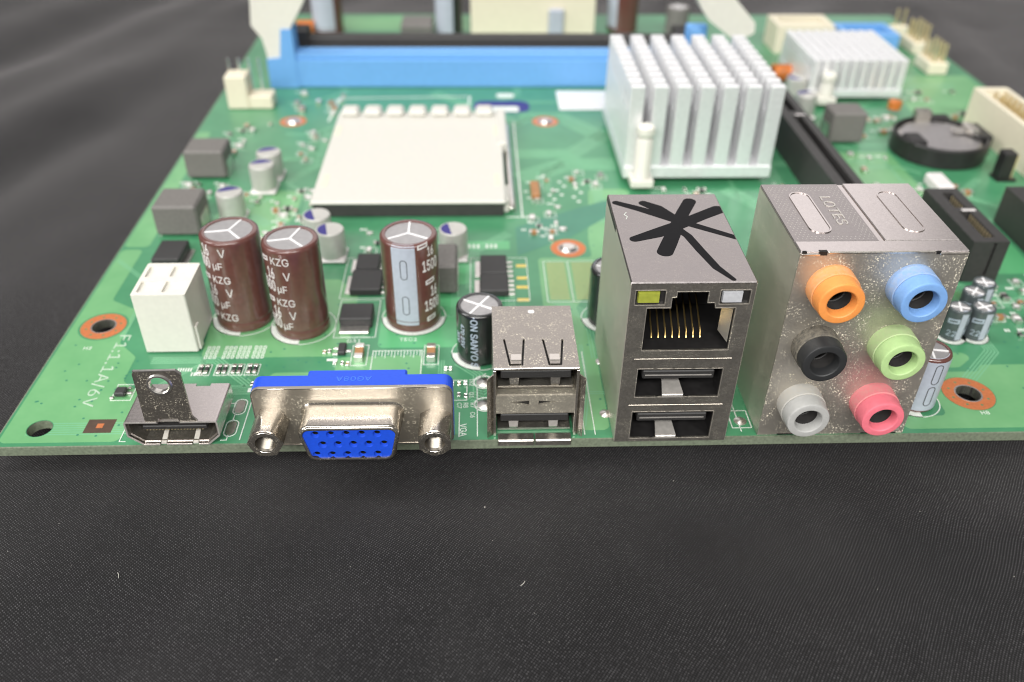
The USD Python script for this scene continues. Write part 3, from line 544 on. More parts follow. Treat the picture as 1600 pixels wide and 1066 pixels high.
ink = unary_union([stroke([(93.8, 22.1), (97, 20.1), (101.3, 17.0), (103, 15.6)], [1.2, 1.5, 1.8, 1.6]), stroke([(98.0, 21.9), (99.8, 20.2), (101.5, 17.4)], [1.5, 2.1, 1.9]),
                   stroke([(105.2, 22.4), (103.4, 18.6), (101.4, 13.8), (99.7, 9.6), (98.7, 7.2)], [2.0, 2.0, 2.1, 2.3, 2.3]), stroke([(109.0, 19.7), (106, 17.7), (102.5, 15.2), (98.5, 12.6), (95.0, 10.9)], [2.3, 2.2, 2.2, 2.4, 1.5]),
                   stroke([(101.5, 16.8), (105, 14.4), (109.6, 11.2)], [1.5, 1.4, 1.1]), stroke([(101.2, 14.8), (102.8, 11.7), (103.8, 7.5), (105.0, 3.0), (106.6, -.05)], [1.4, 1.3, 1.3, 1.2, .7])])
ink = ink.intersection(sbox(X0 + .2, YF + .2, X1 - .2, YB))
piece(rj, 'marker_scrawl', prism(ink, ZT + 0.005, ZT + 0.02), 'marker_ink', 'black felt-pen strokes crossing on the metal top', smooth=False)
piece(rj, 'scratch', prism(unary_union([LineString([(94.6, 16.8), (94.9, 17.6), (94.5, 18.2), (94.9, 18.9)]).buffer(.05)]), ZT + .02, ZT + .035), 'silk', smooth=False)

# ---------------------------------------------------------------- six audio jacks in one metal block
au = part(MB, 'audio_port', 'nickel block with six coloured round jacks in two columns')
A0, A1, AF, AB, AT = 114.95, 137.55, 0.29, 20.3, 32.4
JX, JZ = (120.05, 131.0), (27.1, 17.25, 6.8)
frontp = sbox(A0, 0.1, A1, AT - .3).difference(unary_union([Point(x, z).buffer(2.0, 16) for x in JX for z in JZ]))
piece(au, 'front_plate', prism(frontp, AF, AF + .4, 'xz'), 'nickel_face', smooth=False)
for xa in (A0, A1 - .3): piece(au, 'side_plate', box(xa, xa + .3, AF + .4, AB, .05, AT - .3), 'nickel_side')
piece(au, 'back_plate', box(A0 + .3, A1 - .3, AB - .3, AB, .05, AT - .3), 'nickel')
piece(au, 'inner_block', box(A0 + .4, A1 - .4, AF + 9, AB - .4, .2, AT - .5), 'cavity')
tl = sbox(A0, AF + .05, 126.55, AB); trr = sbox(127.2, AF + .05, A1, AB)
piece(au, 'top_plate', box(A0, A1, AF + .05, AB, AT - .5, AT - 0.22, 0.1), 'nickel_top')
piece(au, 'top_panel', [box(A0 + .02, 126.5, 3.2, AB - .02, AT - .22, AT - .1, .05)], 'dark_top')
piece(au, 'top_panel', [box(127.3, A1 - .02, 3.2, AB - .02, AT - .22, AT, .1), box(A0 + .02, A1 - .02, AF + .08, 3.1, AT - .22, AT - 0.02, .08)], 'nickel_top')
piece(au, 'front_lip', [box(118.6, 133.0, AF - .08, AF + .3, AT - .45, AT - .02, .13), box(A0 + .15, 117.6, AF - .12, AF + .1, AT - .65, AT - .3, .08), box(133.6, A1 - .1, AF - .12, AF + .1, AT - .6, AT - .25, .08)], 'nickel_lit')
piece(au, 'lip_notch', [box(117.4, 118.5, AF - .06, AF + .45, AT - .55, AT + .01), box(A0 + .2, A0 + .8, AF - .05, AF + .3, AT - .4, AT - .02), box(133.1, 133.7, AF - .06, AF + .3, AT - .5, AT - .05)], 'cavity')
for cx, z, mm in ((119.6, AT - .1, 'nickel_top'), (132.6, AT, 'nickel_top')):
    st = LineString([(cx, 6.9), (cx, 16.0)]).buffer(1.55, 10)
    piece(au, 'embossed_slot', [prism(st.difference(st.buffer(-.2)), z - .01, z + .13), prism(st.buffer(-.28), z - .01, z + .03)], mm)
dots = []
for i in range(19):
    for j in range(28):
        x, y = A0 + .7 + i * .6 + (j % 2) * .3, 3.9 + j * .57
        if not (117.7 < x < 124.6 and 5 < y < 17.8) and x < 126.2: dots.append(hull([(x - .08, y - .08, AT - .1), (x + .08, y - .08, AT - .1), (x + .08, y + .08, AT - .1), (x - .08, y + .08, AT - .1), (x, y, AT - .06)]))
piece(au, 'raised_dot', dots, 'clip_steel', smooth=False, kind='stuff')  # regular grid of small pale raised dots
piece(au, 'embossed_lettering', lettering('LOTES', 1.55, (122.5, 16.4, AT - .1), (0, -1.28, 0), (1, 0, 0), 0.08), 'clip_steel', smooth=False)
piece(au, 'bottom_gap', [box(118.0, 122.5, AF - .03, AF + .1, .08, .32), box(131, 136.5, AF - .03, AF + .1, .08, .3)], 'cavity')
for (ix, iz), c in {(0, 0): 'orange', (1, 0): 'blue', (0, 1): 'black', (1, 1): 'green', (0, 2): 'grey', (1, 2): 'pink'}.items():
    x, z = JX[ix], JZ[iz]; dy = rng.uniform(-.05, .05)
    piece(au, 'jack_collar', lathe([(2.2, AF + .3), (3.32, AF + .3), (3.30, -1.9), (3.2, -2.0), (2.0, -2.0)], x, 0, z, 'y', 48), 'jack_dusty_' + c, c + ' plastic jack collar filmed with dust')
    piece(au, 'jack_ring', lathe([(2.2, -1.9), (3.0, -1.95), (3.0, -2.06), (3.16, -2.1), (3.12, -4.0 + dy), (3.0, -4.28 + dy), (2.8, -4.36 + dy), (2.12, -4.36 + dy), (1.98, -4.26 + dy), (1.72, -3.6 + dy), (1.72, -2.9)], x, 0, z, 'y', 48), 'jack_' + c, c + ' plastic jack ring')
    piece(au, 'jack_bore', [lathe([(1.74, -3.3), (1.70, 1.0), (1.70, 8.0), (0.01, 8.0)], x, 0, z, 'y', 32), lathe([(1.70, -1.0), (1.55, -.9), (1.55, 0.3), (1.70, .4)], x, 0, z, 'y', 32)], 'jack_hole' if 'jack_hole' in MATS else 'slot_plastic')

# ---------------------------------------------------------------- power connector with four square sockets
pw = part(MB, 'power_connector', 'white four-hole power socket standing near the edge')
sq = [sbox(x, y, x + 2.9, y + 2.9) for x in (16.9, 21.0) for y in (24.2, 28.9)]
piece(pw, 'housing', prism(rrect(16.0, 24.8, 23.0, 33.1, .35).difference(unary_union([s.buffer(.25) for s in sq])), 0.3, 11.75), 'white_plastic')
for s in sq: piece(pw, 'socket_well', prism(s.buffer(.25), 0.4, 11.3), 'white_plastic')
piece(pw, 'side_rail', box(24.8, 25.2, 23.6, 25.2, .3, 5.0, .1), 'white_plastic')

# ---------------------------------------------------------------- large capacitors
def sleeve_patch(cx, cy, r, a0, a1, z0, z1, rim=0.0, n=14):
    m = lathe([(r, z0), (r, z1 - rim), (r - rim * .35, z1 - rim * .25), (r - rim * 1.1, z1 + .01)] if rim else [(r, z0), (r, z1)], cx, cy, 0, 'z', n, a0, a1); return m
def big_cap(name, label, cx, cy, r, h, sleeve, vent, stripe, texts, rot=0.0, pr='print_grey', marks=True, crimp=True):
    p = part(MB, name, label)
    piece(p, 'sleeve', lathe([(r * .8, 0.15), (r * .98, 0.15), (r, .5)] + ([(r, 1.5), (r * .965, 1.8), (r * .965, 2.0), (r, 2.4)] if crimp else []) + [(r, h - .75), (r * .985, h - .3), (r * .94, h - .05), (r * .88, h), (r * .80, h - .02), (r * .78, h - .3)], cx, cy, 0, 'z', 56), sleeve, smooth=50)
    piece(p, 'can_top', lathe([(r * .80, h - .3), (r * .79, h - .18), (.01, h - .15)], cx, cy, 0, 'z', 40), 'can_top')
    arms = [rot + k * 2 * PI / vent for k in range(vent)] if vent == 3 else [rot + k * PI / 2 for k in range(4)]
    piece(p, 'vent_groove', prism(unary_union([LineString([(cx, cy), (cx + r * .76 * math.sin(a), cy + r * .76 * math.cos(a))]).buffer(.17, 2) for a in arms]), h - .16, h - .08), 'sticker')
    if stripe:
        a0, a1 = [math.radians(a) for a in stripe]
        piece(p, 'stripe', sleeve_patch(cx, cy, r + .03, a0, a1, .5 if not crimp else 2.4, h + .01, .6), 'stripe_grey', smooth=60)
        if crimp: piece(p, 'stripe', sleeve_patch(cx, cy, r * .99, a0, a1, .4, 2.2), 'stripe_grey', smooth=60)
        if marks:
            am = (a0 + a1) / 2 * r; st = []
            for z in (h * .33, h * .74):
                q = LineString([(am, z - 1.3), (am, z + 1.3)]).buffer(.62, 8); st.append(prism(q.difference(q.buffer(-.13)), .035, .06))
            piece(p, 'minus_mark', [wrap(s, cx, cy, r) for s in st], 'print_dark', smooth=False)
    L = []
    for t, hh, a, z in texts:
        if t == '[]':
            q = Polygon([(0, .2), (1.9, 0.5), (1.9, 1.4), (0, 1.1)]); m = prism(affinity.translate(q.difference(q.buffer(-.28)), math.radians(a) * r, z), .02, .05)
        elif t[0] == '|':
            m = lettering(t[1:], hh, (math.radians(a) * r, z, .02), (0, -1, 0), (1, 0, 0), .03, bold=True)
        else:
            m = lettering(t, hh, (math.radians(a) * r, z, .02), (.50 if t[0] == '1' else .92, 0, 0), (0, 1, 0), .03, bold=hh > 1.5)
        L.append(wrap(m, cx, cy, r))
    if L: piece(p, 'lettering', L, pr, smooth=False)
    return p
def zg(tops):
    o = []
    for kind, z in tops:
        if kind == 'K': o += [('[]', 1, -66, z - .1), ('KZG', 1.35, -37, z)]
        if kind == 'V': o += [('16', 2.0, -52, z), ('V', 1.5, -12, z)]
        if kind == 'U': o += [('1500', 2.05, -77, z), ('\u00b5F', 1.35, -30, z)]
    return o
brown = 'brown ribbed capacitor'
big_cap('capacitor', 'brown capacitor right beside the white power socket', 30.6, 33.5, 4.95, 18.0, 'brown_sleeve', 3, (-128, -92), zg([('V', 15.4), ('U', 12.9), ('K', 10.2), ('V', 7.6), ('U', 5.2), ('K', 2.6)]), 0.35)
big_cap('capacitor', 'brown capacitor with a full run of print, second from the power socket', 41.3, 30.7, 4.75, 17.9, 'brown_sleeve', 3, (-128, -92), zg([('K', 15.2), ('V', 12.4), ('U', 9.9), ('K', 7.2), ('V', 4.6), ('U', 2.4)]), 0.3)
big_cap('capacitor', 'brown capacitor whose pale grey stripe faces forward', 60.8, 33.0, 4.95, 17.5, 'brown_sleeve', 3, (-33, 15), [('16', 1.7, 40, 15.0), ('1500', 2.0, 27, 12.2), ('[]', 1, 34, 9.2), ('16', 1.9, 44, 6.9), ('1500', 2.0, 28, 4.2), ('[]', 1, 33, 1.7), ('[]', 1, 20, 16.4)], 0.0)
big_cap('capacitor', 'black capacitor with pale lettering beside the double port', 72.7, 22.0, 3.9, 10.1, 'black_sleeve', 4, None, [('|\u00b7ON SANYO SUN', 1.15, -22, 10.1), ('|470 25V', .8, -52, 8.0), ('|35V', .8, -70, 6.0)], 0.55, 'print_blue', crimp=False)
big_cap('capacitor', 'dark capacitor half hidden behind the network stack', 96.2, 32.0, 4.0, 11.0, 'black_sleeve', 4, (-150, -95), [], 0.2, crimp=False)
big_cap('capacitor', 'maroon capacitor with grey stripe half hidden by the audio block', 142.4, 8.0, 3.2, 10.4, 'brown_sleeve', 4, (-50, 62), [], 0.2, crimp=False, marks=True)
q = LineString([(0.7, 4.2), (0.7, 5.8)]).buffer(.6, 8)
for i, (x, y) in enumerate(((156.4, 25.5), (160.7, 25.5), (161.3, 30.4), (164.6, 33.4))):
    big_cap('small_capacitor', 'small dark capacitor in the cluster by the short black slot', x, y, 2.0, 6.3, 'slate_sleeve', 4, (-8, 26), [('[]', 1, -66, 3.4), ('22', 1.1, -58, 1.2), ('16', 1.2, 34, 3.4), ('[]', 1, 32, 1.2)], 0.3 + i, 'print_blue', marks=False, crimp=False)
def can(cx, cy, h=6.4, r=2.85, a=0.5, label=None):
    p = part(MB, 'metal_can_capacitor', label)
    piece(p, 'can', lathe([(r * .95, .9), (r * .95, 1.2), (r, 1.4), (r, h - .35), (r * .93, h), (r * .86, h), (.01, h - .05)], cx, cy, 0, 'z', 40), 'can_side', smooth=50)
    piece(p, 'foot', box(cx - r, cx + r, cy - r, cy + r, .05, .85, .3), 'can_base')
    seg = Point(cx, cy).buffer(r * .84, 24).intersection(affinity.rotate(sbox(cx - 9, cy - 9, cx - r * .22, cy + 9), a, (cx, cy), use_radians=True))
    piece(p, 'ink_mark', prism(seg, h - .05, h + .02), 'can_ink', smooth=False)
can(20.1, 71.0, a=-1.2, label='silver can by the inductor behind the brown capacitor'); can(24.2, 84.5, a=-1.3); can(24.5, 91.3, a=-1.2); can(39.9, 60.6, a=0.3); can(43.4, 54.5, a=0.2); can(67.6, 54.4, a=0.2)
can(162.7, 140.6, a=.5); can(161.3, 127.6, a=-1.2)
def inductor(x0, x1, y0, y1, h, label=None):
    p = part(MB, 'inductor', label)
    piece(p, 'core', box(x0, x1, y0, y1, .35, h, .45), 'ferrite')
    piece(p, 'clip', [box(x0 - .12, x0 + .3, y0 + 1.6, y1 - 1.6, .05, h * .55), box(x1 - .3, x1 + .12, y0 + 1.6, y1 - 1.6, .05, h * .55)], 'solder')
inductor(6.2, 15.2, 63.0, 71.8, 7.0, 'grey block inductor behind the white power socket'); inductor(5.3, 14.4, 90, 98, 7.0); inductor(59.6, 68.6, 40.0, 48.6, 6.5); inductor(162.3, 171, 109, 116.6, 8.2); inductor(47.5, 58, 195, 207, 4.5)

# ---------------------------------------------------------------- chips
def chip(name, x0, x1, y0, y1, h, pins=(), pinmat='solder', label=None):
    p = part(MB, name, label)
    piece(p, 'package', box(x0, x1, y0, y1, .15, h, .18), 'chip_black')
    for px, py, w, d in pins:
        piece(p, 'terminal', box(px, px + w, py, py + d, .03, .38, .05), pinmat)
    return p
def power_chip(x0, x1, y0, y1, h=1.6, side=1, label=None):
    pn = []
    for k in range(4):
        y = y0 + (y1 - y0) * (k + .5) / 4 - .3
        pn.append((x1 if side > 0 else x0 - 1.2, y, 1.2, .6))
    pn.append((x0 - 1.0 if side > 0 else x1, y0 + .5, 1.0, (y1 - y0) - 1))
    return chip('power_chip', x0, x1, y0, y1, h, pn, label=label)
power_chip(48.7, 53.2, 47.6, 53.3); power_chip(48.4, 54.2, 40.0, 47.2); power_chip(72.9, 78.1, 45.6, 52.3); power_chip(72.8, 78.2, 39.2, 45.3)
power_chip(9.0, 14.4, 50.3, 57.9, 2.3, -1)
d2 = chip('regulator', 47.9, 53.6, 29.6, 34.6, 2.2, label='square black regulator with a silver front tab')
piece(d2, 'terminal', box(48.0, 53.2, 27.5, 29.6, .05, .7, .12), 'bright_tin')
for k in range(2): piece(d2, 'terminal', box(48.6 + k * 3.4, 49.5 + k * 3.4, 34.6, 36.6, .05, .4), 'solder')
st_ = chip('transistor', 48.5, 49.8, 21.4, 24.3, 1.0, [(47.6, 23.2, .9, .5), (47.6, 21.6, .9, .5), (49.8, 22.4, .9, .5)])
chip('transistor', 14.5, 16.2, 11.2, 13.0, 1.0, [(16.2, 11.9, .8, .5), (13.9, 10.8, .6, .5), (14.9, 13.0, .5, .6), (16.0, 13.1, .5, .6)])
def smd(name, x, y, w, d, h, body, vertical=True, label=None):
    p = part(MB, name, label); e = .28
    if vertical:
        piece(p, 'body', box(x, x + w, y + d * e, y + d * (1 - e), .03, h, .04), body)
        piece(p, 'end_cap', box(x - .02, x + w + .02, y, y + d * e, .02, h + .02, .05), 'bright_tin'); piece(p, 'end_cap', box(x - .02, x + w + .02, y + d * (1 - e), y + d, .02, h + .02, .05), 'bright_tin')
    else:
        piece(p, 'body', box(x + w * e, x + w * (1 - e), y, y + d, .03, h, .04), body)
        piece(p, 'end_cap', box(x, x + w * e, y - .02, y + d + .02, .02, h + .02, .05), 'bright_tin'); piece(p, 'end_cap', box(x + w * (1 - e), x + w, y - .02, y + d + .02, .02, h + .02, .05), 'bright_tin')
smd('ceramic_capacitor', 51.5, 19.7, 1.4, 3.9, 1.25, 'tan_chip'); smd('ceramic_capacitor', 63.7, 19.5, 1.4, 3.9, 1.25, 'tan_chip')
for gxx in (26.0, 29.0, 31.4, 34.0):
    for k in range(2):
        smd('chip_resistor', gxx + .1 + k * .95, 16.9, .62, 2.4, .4, 'chip_black')
for x, y in ((45.9, 22.0), (46.7, 22.2), (69.0, 13.0), (70.0, 13.1), (69.0, 10.2), (70.1, 9.9), (48.0, 19.0), (49.3, 18.8), (50.2, 18.6), (66.7, 17.0), (67.5, 17.0), (67.9, 12.9), (27.5, 12.0), (28.4, 12.1), (35.4, 13.6), (36.2, 13.5)):
    smd('chip_resistor', x, y, .5, 1.0, .38, random.choice(['chip_black', 'tan_chip', 'print_grey']))
# clusters of tiny parts seen blurred between the big ones
MARKS = []
def cluster(n, x0, x1, y0, y1, big=1.0):
    pts = []
    for _ in range(n * 30):
        x, y = random.uniform(x0, x1), random.uniform(y0, y1)
        if all(abs(x - a) > 2.0 * big or abs(y - b) > 2.4 * big for a, b in pts): pts.append((x, y))
        if len(pts) >= n: break
    for x, y in pts:
        for q in range(random.choice([0, 2, 3])): MARKS.append(sbox(x - 1.5 + q * .55, y + 2.0, x - 1.15 + q * .55, y + 2.8))
        if random.random() < .3: MARKS.append(outline(x - .5, x + 2.0, y - .4, y + 2.2, .13))
        v = random.random() < .6; s = random.choice([.8, 1.0, 1.25]) * big
        smd('chip_component', x, y, *((.9 * s, 1.7 * s) if v else (1.7 * s, .9 * s)), .7 * s, random.choice(['tan_chip', 'chip_black', 'print_grey', 'print_grey', 'tan_chip']), v)
cluster(18, 27, 35.5, 58, 84); cluster(8, 16, 24, 74.5, 81.5); cluster(7, 28, 34, 99, 118); cluster(9, 6, 20, 101, 122); cluster(6, 46, 62, 55, 66)
cluster(6, 84, 90, 74, 88); cluster(6, 93, 103, 84, 92); cluster(10, 158, 176, 80, 103); cluster(9, 172, 188, 112, 128, 1.2); cluster(7, 168, 184, 34, 41); cluster(8, 166, 176, 24, 33); cluster(8, 176, 184, 70, 84, 1.2)
cluster(7, 57, 70, 56, 66); cluster(8, 82.5, 90, 56, 72); cluster(8, 4, 16, 76, 88); cluster(9, 20, 36, 126, 146, 1.3); cluster(9, 140, 156, 126, 148, 1.4); cluster(6, 170, 184, 40, 44); cluster(9, 190, 222, 20, 44); cluster(6, 112, 142, 74, 84); cluster(4, 142, 147, 78, 110); cluster(7, 195, 216, 125, 150, 1.4); cluster(5, 105, 118, 30, 52); cluster(6, 145, 160, 150, 176, 1.5)
piece(board, 'printed_mark', [prism(m_.difference(cut), 0.035, 0.05) for m_ in MARKS if not m_.difference(cut).is_empty], 'silk', smooth=False, kind='stuff')
piece(MB, 'film_capacitor', box(84.6, 86.6, 79, 86, .05, 1.4, .2), 'tan_chip', 'tan chip standing alone beside the processor socket')
tn = part(MB, 'tantalum_capacitor', 'pale pinkish chip beside the battery holder'); piece(tn, 'body', box(177.6, 181.6, 79.5, 87, .05, 2.6, .4), 'print_grey'); piece(tn, 'end_cap', box(178.2, 181, 78.9, 79.5, .05, 1.4), 'pad_gold')

# ---------------------------------------------------------------- processor socket under a white cover
so = part(MB, 'processor_socket', 'square socket under a white plastic cover')
piece(so, 'base', box(37.2, 78.2, 71.2, 122, .05, 3.15, .2), 'slot_plastic')
piece(so, 'cover', [box(36.7, 78.6, 70.6, 121.6, 3.15, 4.0, .3)], 'lid_white')
for k in range(7): piece(so, 'cover_rib', box(37.6 + k * 5.75, 42.2 + k * 5.75, 117.6, 122.6, 3.9, 5.6, .7), 'lid_white')
for b_ in (box(77.4, 79.8, 100, 122, 2.0, 4.6, .3), box(77.6, 79.4, 72.4, 80, .2, 3.4, .3)): piece(so, 'side_rib', b_, 'lid_white')
for b_ in (box(38.0, 39.3, 78, 84, 3.98, 4.06), box(37.4, 38.6, 106, 112, 3.98, 4.06), box(76.3, 77.4, 78, 84, 3.98, 4.06), box(76.6, 77.7, 106, 112, 3.98, 4.06)): piece(so, 'pry_mark', b_, 'cream_plastic')
piece(so, 'lever', tube([(79.8, 118, 1.4), (79.9, 90, 1.5), (80.0, 73, 1.6), (80.0, 72.2, 1.0)], .75, 10), 'bright_tin')

# ---------------------------------------------------------------- memory slots
def hull_l(a, b, y, th, leftend):
    # the tower's front wall is cut away on the outside, where the latch swings
    q = Polygon([(a, .05), (b, .05), (b, th), (b - 3.0, th), (b - 4.2, 8.6), (a, 8.2)]) if leftend else Polygon([(a, .05), (b, .05), (b, 8.2), (a + 4.2, 8.6), (a + 3.0, th), (a, th)])
    return prism(q, y - .3, y + 2.2, 'xz')
def dimm(y, mat_, h, label, tower_h, with_latch, tx0=13.2, tx1=139.0, lw='white_plastic'):
    p = part(MB, 'memory_slot', label)
    piece(p, 'rail', [box(tx0 + 7, tx1 - 5, y, y + 2.5, .05, h - 1.5, .25), box(tx0 + 7, tx1 - 5, y + .6, y + 2.6, h - 1.6, h, .3)], mat_)
    piece(p, 'rail', box(tx0 + 7, tx1 - 5, y + 4.2, y + 6.6, .05, h, .3), mat_)
    piece(p, 'slot_floor', box(tx0 + 7, tx1 - 5, y + 2.4, y + 4.3, .05, h * .45), 'slot_dark')
    piece(p, 'contact_row', [box(tx0 + 12 + k * 1.0, tx0 + 12.4 + k * 1.0, y + 2.6, y + 2.75, h * .5, h - .5) for k in range(108)], 'pin_gold')
    for a, b in ((tx0, tx0 + 8.0), (tx1 - 6.0, tx1)):
        piece(p, 'end_tower', [hull_l(a, b, y, tower_h, a == tx0), box(a, b, y + 4.6, y + 7, .05, tower_h, .3), box(a, b, y + 2.0, y + 4.8, .05, 5.5, .3)], mat_)
    if with_latch:
        LL = Polygon([(13.67, 5.0), (17.3, 6.0), (17.5, 9.2), (19.2, 9.6), (19.2, 11.6), (17.9, 12.2), (19.6, 14.8), (24.6, 22.6), (27.5, 28), (20, 32), (12, 30), (10.9, 24.3), (10.1, 17.5), (12.6, 13.8), (13.2, 10)])
        piece(p, 'latch', prism(LL.buffer(-.4).buffer(.4), y + .3, y + 6.2, 'xz'), lw)
        RL = Polygon([(149.7, 14.6), (151.4, 15.6), (151.2, 18.4), (144.3, 25.2), (139, 31), (132.5, 28), (135.2, 22.5), (138, 19.0), (146, 13.5)])
        piece(p, 'latch', prism(RL.buffer(-.5).buffer(.5), y + .3, y + 6.2, 'xz'), lw)
dimm(150.2, 'dimm_blue', 9.6, 'light blue memory slot with white end latches', 16.5, True)
dimm(160.5, 'slot_plastic', 10.6, 'black memory slot directly behind the blue one', 13.0, False, 15.5, 137)

# ---------------------------------------------------------------- expansion slots on the far right
def pcie(name, x0, x1, y0, y1, h, label, keys):
    p = part(MB, name, label)
    w = (x1 - x0)
    body = solid(sbox(x0, y0, x1, y1), .05, h, 'xy')
    cuts = [box(x0 + w * .38, x1 - w * .30, a, b, h - 5, h + 1) for a, b in keys]
    piece(p, 'body', cutm(body, *cuts, box(x0 + w * .55, x0 + w * .65, y0 - .5, y0 + .5, 1.5, h - .3)), 'slot_plastic', smooth=False)
    piece(p, 'end_mark', box(x0 + w * .5, x1 - w * .1, keys[0][1] + .15, keys[0][1] + 1.0, h - .02, h + .03), 'print_grey')
    for xa in (x0 + w * .38, x1 - w * .30 - .12) if y1 - y0 < 50 else ():
        piece(p, 'contact_row', [box(xa, xa + .12, y + .1, y + .5, h - 4, h - .4) for a, b in keys for y in np.arange(a + .4, b - .6, 1.0)], 'pin_gold')
pcie('expansion_slot', 166.4, 173.4, 43.2, 65.8, 8.9, 'short dark expansion slot beside the audio block', [(45.0, 55.5), (57.2, 63.8)])
pcie('expansion_slot', 148.0, 154.4, 30.0, 124.5, 8.9, 'long black expansion slot running back past the tall heatsink', [(34.0, 106), (109, 121)])
pcie('expansion_slot', 185.0, 192.0, 20.0, 67.5, 8.4, 'dark expansion slot at the edge of view', [(22, 52), (55, 65)])

# ---------------------------------------------------------------- connectors towards the back
fan = part(MB, 'fan_connector', 'cream fan plug socket with upright pins in front of the memory latch')
piece(fan, 'base', box(10.6, 16.9, 133.5, 139.2, .05, 3.6, .3), 'cream_plastic'); piece(fan, 'back_wall', box(4.9, 10.6, 133.4, 139.4, .05, 9.0, .3), 'cream_plastic')
for k in range(4): piece(fan, 'pin', box(5.4 + k * 2.7, 5.9 + k * 2.7, 137.6, 138.2, 3.2, 12.5), 'bright_tin')
atx = part(MB, 'main_power_connector', 'long cream power socket with a grey clip at the back')
piece(atx, 'housing', prism(rrect(70.6, 112, 197.8, 207, .5).difference(unary_union([sbox(72 + k * 3.35, y, 74.5 + k * 3.35, y + 3.0) for k in range(12) for y in (198.9, 203)])), .05, 13), 'cream_plastic')
piece(atx, 'clip', box(96.4, 101.4, 195.6, 197.8, .05, 9.5, .5), 'stripe_grey')
idc = part(MB, 'drive_connector', 'tall cream block connector at the board edge')
piece(idc, 'housing', prism(rrect(203.5, 212.5, 70, 122.5, .5).difference(rrect(205, 211, 72, 120.5, .4)), .05, 10.0), 'cream_plastic')
piece(idc, 'floor', box(205, 211, 72, 120.5, .05, 4), 'cream_plastic')
for k in range(18):
    for x in (206.6, 209.2): piece(idc, 'pin', box(x, x + .6, 73.6 + k * 2.54, 74.2 + k * 2.54, 4, 10.6), 'pin_gold')
sa = part(MB, 'jumper_block', 'small black jumper beside the tall cream connector'); piece(sa, 'body', box(195.6, 198.6, 87, 90.4, .6, 7.0, .3), 'black_plastic'); piece(sa, 'pin', [box(198.9, 199.5, 88, 88.6, .05, 6)], 'pin_gold'); piece(sa, 'base', box(195.4, 200, 86.8, 90.6, .05, .6), 'black_plastic')
bl = part(MB, 'drive_connector', 'bright blue connector behind the low heatsink')
piece(bl, 'housing', prism(rrect(189, 206.5, 176, 190, .5).difference(rrect(191, 204.5, 178, 188, .4)), .05, 7.2), 'dimm_blue'); piece(bl, 'tongue', box(191.0, 204.5, 180, 182, .05, 6.6, .1), 'dimm_blue')
cb = part(MB, 'drive_connector', 'cream connector behind the low heatsink')
piece(cb, 'housing', prism(rrect(168.5, 187, 181, 194, .5).difference(rrect(170.5, 185, 183, 192, .4)), .05, 8.6), 'cream_plastic'); piece(cb, 'tongue', box(170.5, 185, 186, 188, .05, 8.0, .1), 'cream_plastic')
for cx, cy, nn in ((216.2, 199.5, 1), (216.4, 185, 4), (213.2, 165.5, 4)):
    p = part(MB, 'pin_header', 'cream pin strip with gold pins along the back edge' if cy == 164.8 else None)
    piece(p, 'base', box(cx - 3, cx + 3, cy - nn * 1.27, cy + nn * 1.27, .05, 3.6, .3), 'cream_plastic')
    for k in range(nn):
        for dx in (-1.3, 1.3): piece(p, 'pin', box(cx + dx - .35, cx + dx + .35, cy + (k - nn / 2 + .5) * 2.54 - .35, cy + (k - nn / 2 + .5) * 2.54 + .35, 3.4, 9.0), 'pin_gold')
big_cap('capacitor', 'brown capacitor with silver stripe behind the memory slots', 22.6, 203.5, 5.2, 18, 'brown_sleeve', 3, (-60, 35), [], 0, marks=False)
big_cap('capacitor', 'dark capacitor beside the long cream power socket', 63.2, 202.5, 4.6, 16, 'black_sleeve', 4, (-70, 20), [], 0, crimp=False, marks=False)
big_cap('capacitor', 'faded brown capacitor seen behind the tall heatsink', 122.5, 206.5, 5.2, 17, 'brown_sleeve', 3, (-90, -30), [], 0, marks=False)
big_cap('capacitor', 'olive grey capacitor by the memory slot end', 140.5, 202, 3.8, 9, 'ferrite', 4, None, [], 0, crimp=False)
def coil(cx, cy, r, label):
    p = part(MB, 'coil', label); A = np.linspace(0, 2 * PI * 9, 220)
    piece(p, 'winding', tube(np.stack([cx - 2.6 + A / A.max() * 5.2, cy + r * np.sin(A), r + .3 + r * np.cos(A)], 1), .5, 6), 'copper_coil'); piece(p, 'core', lathe([(r - .5, -2.6), (r - .5, 2.6)], cx, cy, r + .3, 'y', 16), 'ferrite')
coil(15.6, 200, 2.0, 'copper coil behind the memory latch'); coil(163.2, 155.5, 2.1, 'copper coil beside the low heatsink')
piece(MB, 'ceramic_disc', lathe([(.01, 0), (1.8, .2), (1.8, 2.2), (.01, 2.6)], 187.5, 130.0, 1.2, 'z', 20), 'copper_coil', 'orange part beside the low heatsink pin')

# battery holder
bh = part(MB, 'battery_holder', 'round black battery holder')
C = (188.3, 104.3)
piece(bh, 'cup', [lathe([(10.6, .05), (11.4, .3), (11.4, 4.6), (11.0, 5.0), (10.5, 4.9), (10.4, 1.0), (.01, 1.0)], *C, 0, 'z', 56, -2.6, .9 + 2 * PI - 2.9), lathe([(10.6, .05), (11.4, .3), (11.4, 3.0), (10.5, 3.0), (10.4, 1.0), (.01, 1.0)], *C, 0, 'z', 40, -PI, PI)], 'black_plastic')
piece(bh, 'lug', [box(178.2, 182.4, 98.0, 104, .05, 5.4, .4), box(196, 200.2, 101, 110, .05, 5.4, .4), box(190, 195, 113.4, 116.5, .05, 5.2, .3)], 'black_plastic')
piece(bh, 'contact_clip', [box(195.2, 197.4, 103, 108.5, 4.6, 6.2, .2), box(192.0, 196.0, 104.6, 107.4, 4.7, 5.2, .1)], 'bright_tin')
piece(bh, 'back_clip', [box(186.0, 190.0, 114.0, 116.6, 3.0, 6.8, .2)], 'dull_steel')

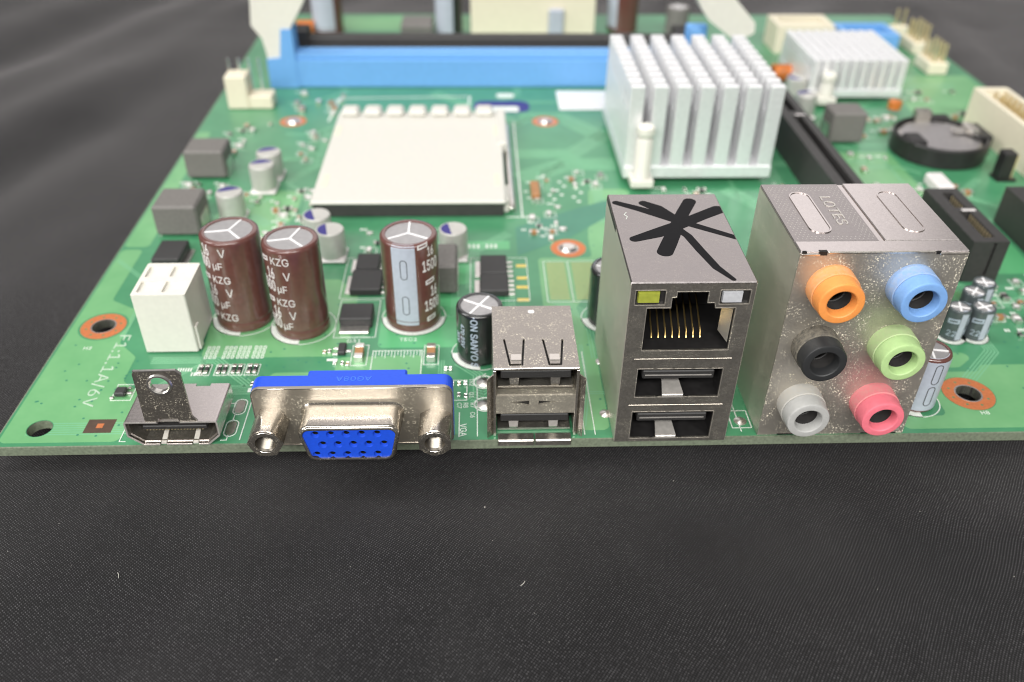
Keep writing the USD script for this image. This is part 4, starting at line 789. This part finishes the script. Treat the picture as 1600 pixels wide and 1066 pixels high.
# ================================================================ things that clip on or sit in the board
cell = thing('coin_cell', 'silver coin battery seated in the round black holder', 'battery', at=(C[0], C[1], 1.1))
piece(cell, 'case', lathe([(.01, 1.05), (9.5, 1.05), (10.1, 1.3), (10.1, 3.6), (9.6, 4.1), (.01, 4.1)], *C, 0, 'z', 56), 'cell_steel'); piece(cell, 'rim', lathe([(9.3, 4.1), (9.5, 4.2), (9.8, 4.1)], *C, 0, 'z', 56), 'bright_tin')
def heatsink(label, x0, x1, y0, y1, h, zb, nfin, npin, fw, pins, pin_h, bt):
    hs = thing('heatsink', label, 'heatsink', at=((x0 + x1) / 2, (y0 + y1) / 2, zb))
    piece(hs, 'base_plate', box(x0 - .1, x1 + .1, y0 - .35, y1 + .35, zb, zb + bt, .2), 'aluminium')
    piece(hs, 'chip_below', box(x0 + 6, x1 - 6, y0 + 6, y1 - 6, .2, zb - .01), 'chip_black')
    pitch = (x1 - x0 - fw) / (nfin - 1); pl = (y1 - y0) / npin
    for i in range(nfin):
        xa = x0 + i * pitch; ms = [box(xa + .15, xa + fw - .15, y0 + .1, y1 - .1, zb + bt - .1, h * .72)]
        for j in range(npin): ms.append(box(xa, xa + fw, y0 + j * pl, y0 + (j + 1) * pl - (1.75 if npin < 12 else 1.0), zb + bt - .05, h, .2))
        piece(hs, 'fin', ms, 'aluminium')
    for px, py in pins:
        piece(hs, 'push_pin', [lathe([(.01, pin_h), (1.5, pin_h), (2.0, pin_h - .5), (2.0, pin_h - 1.9), (1.5, pin_h - 2.3), (1.45, 2.5)], px, py, 0, 'z', 24), box(px - 2.6, px + 2.6, py - 2.4, py + 2.4, zb - .6, zb + 1.4, .3)], 'white_plastic')
        piece(hs, 'spring', lathe([(1.75 + (.16 if k % 2 else -.12), 3.0 + k * .42) for k in range(int((pin_h - 5.6) / .42))], px, py, 0, 'z', 20), 'white_plastic')
heatsink('tall aluminium heatsink with seven fin rows behind the network stack', 106.2, 140.4, 86.6, 125.5, 23.2, 1.7, 7, 10, 3.2, [(110.0, 84.4)], 15.4, 2.9)
heatsink('low wide aluminium heatsink near the back edge of the board', 165.5, 192.0, 137.6, 166, 12.2, 1.7, 10, 12, 2.15, [(169.6, 135.2)], 9.5, 2.2)
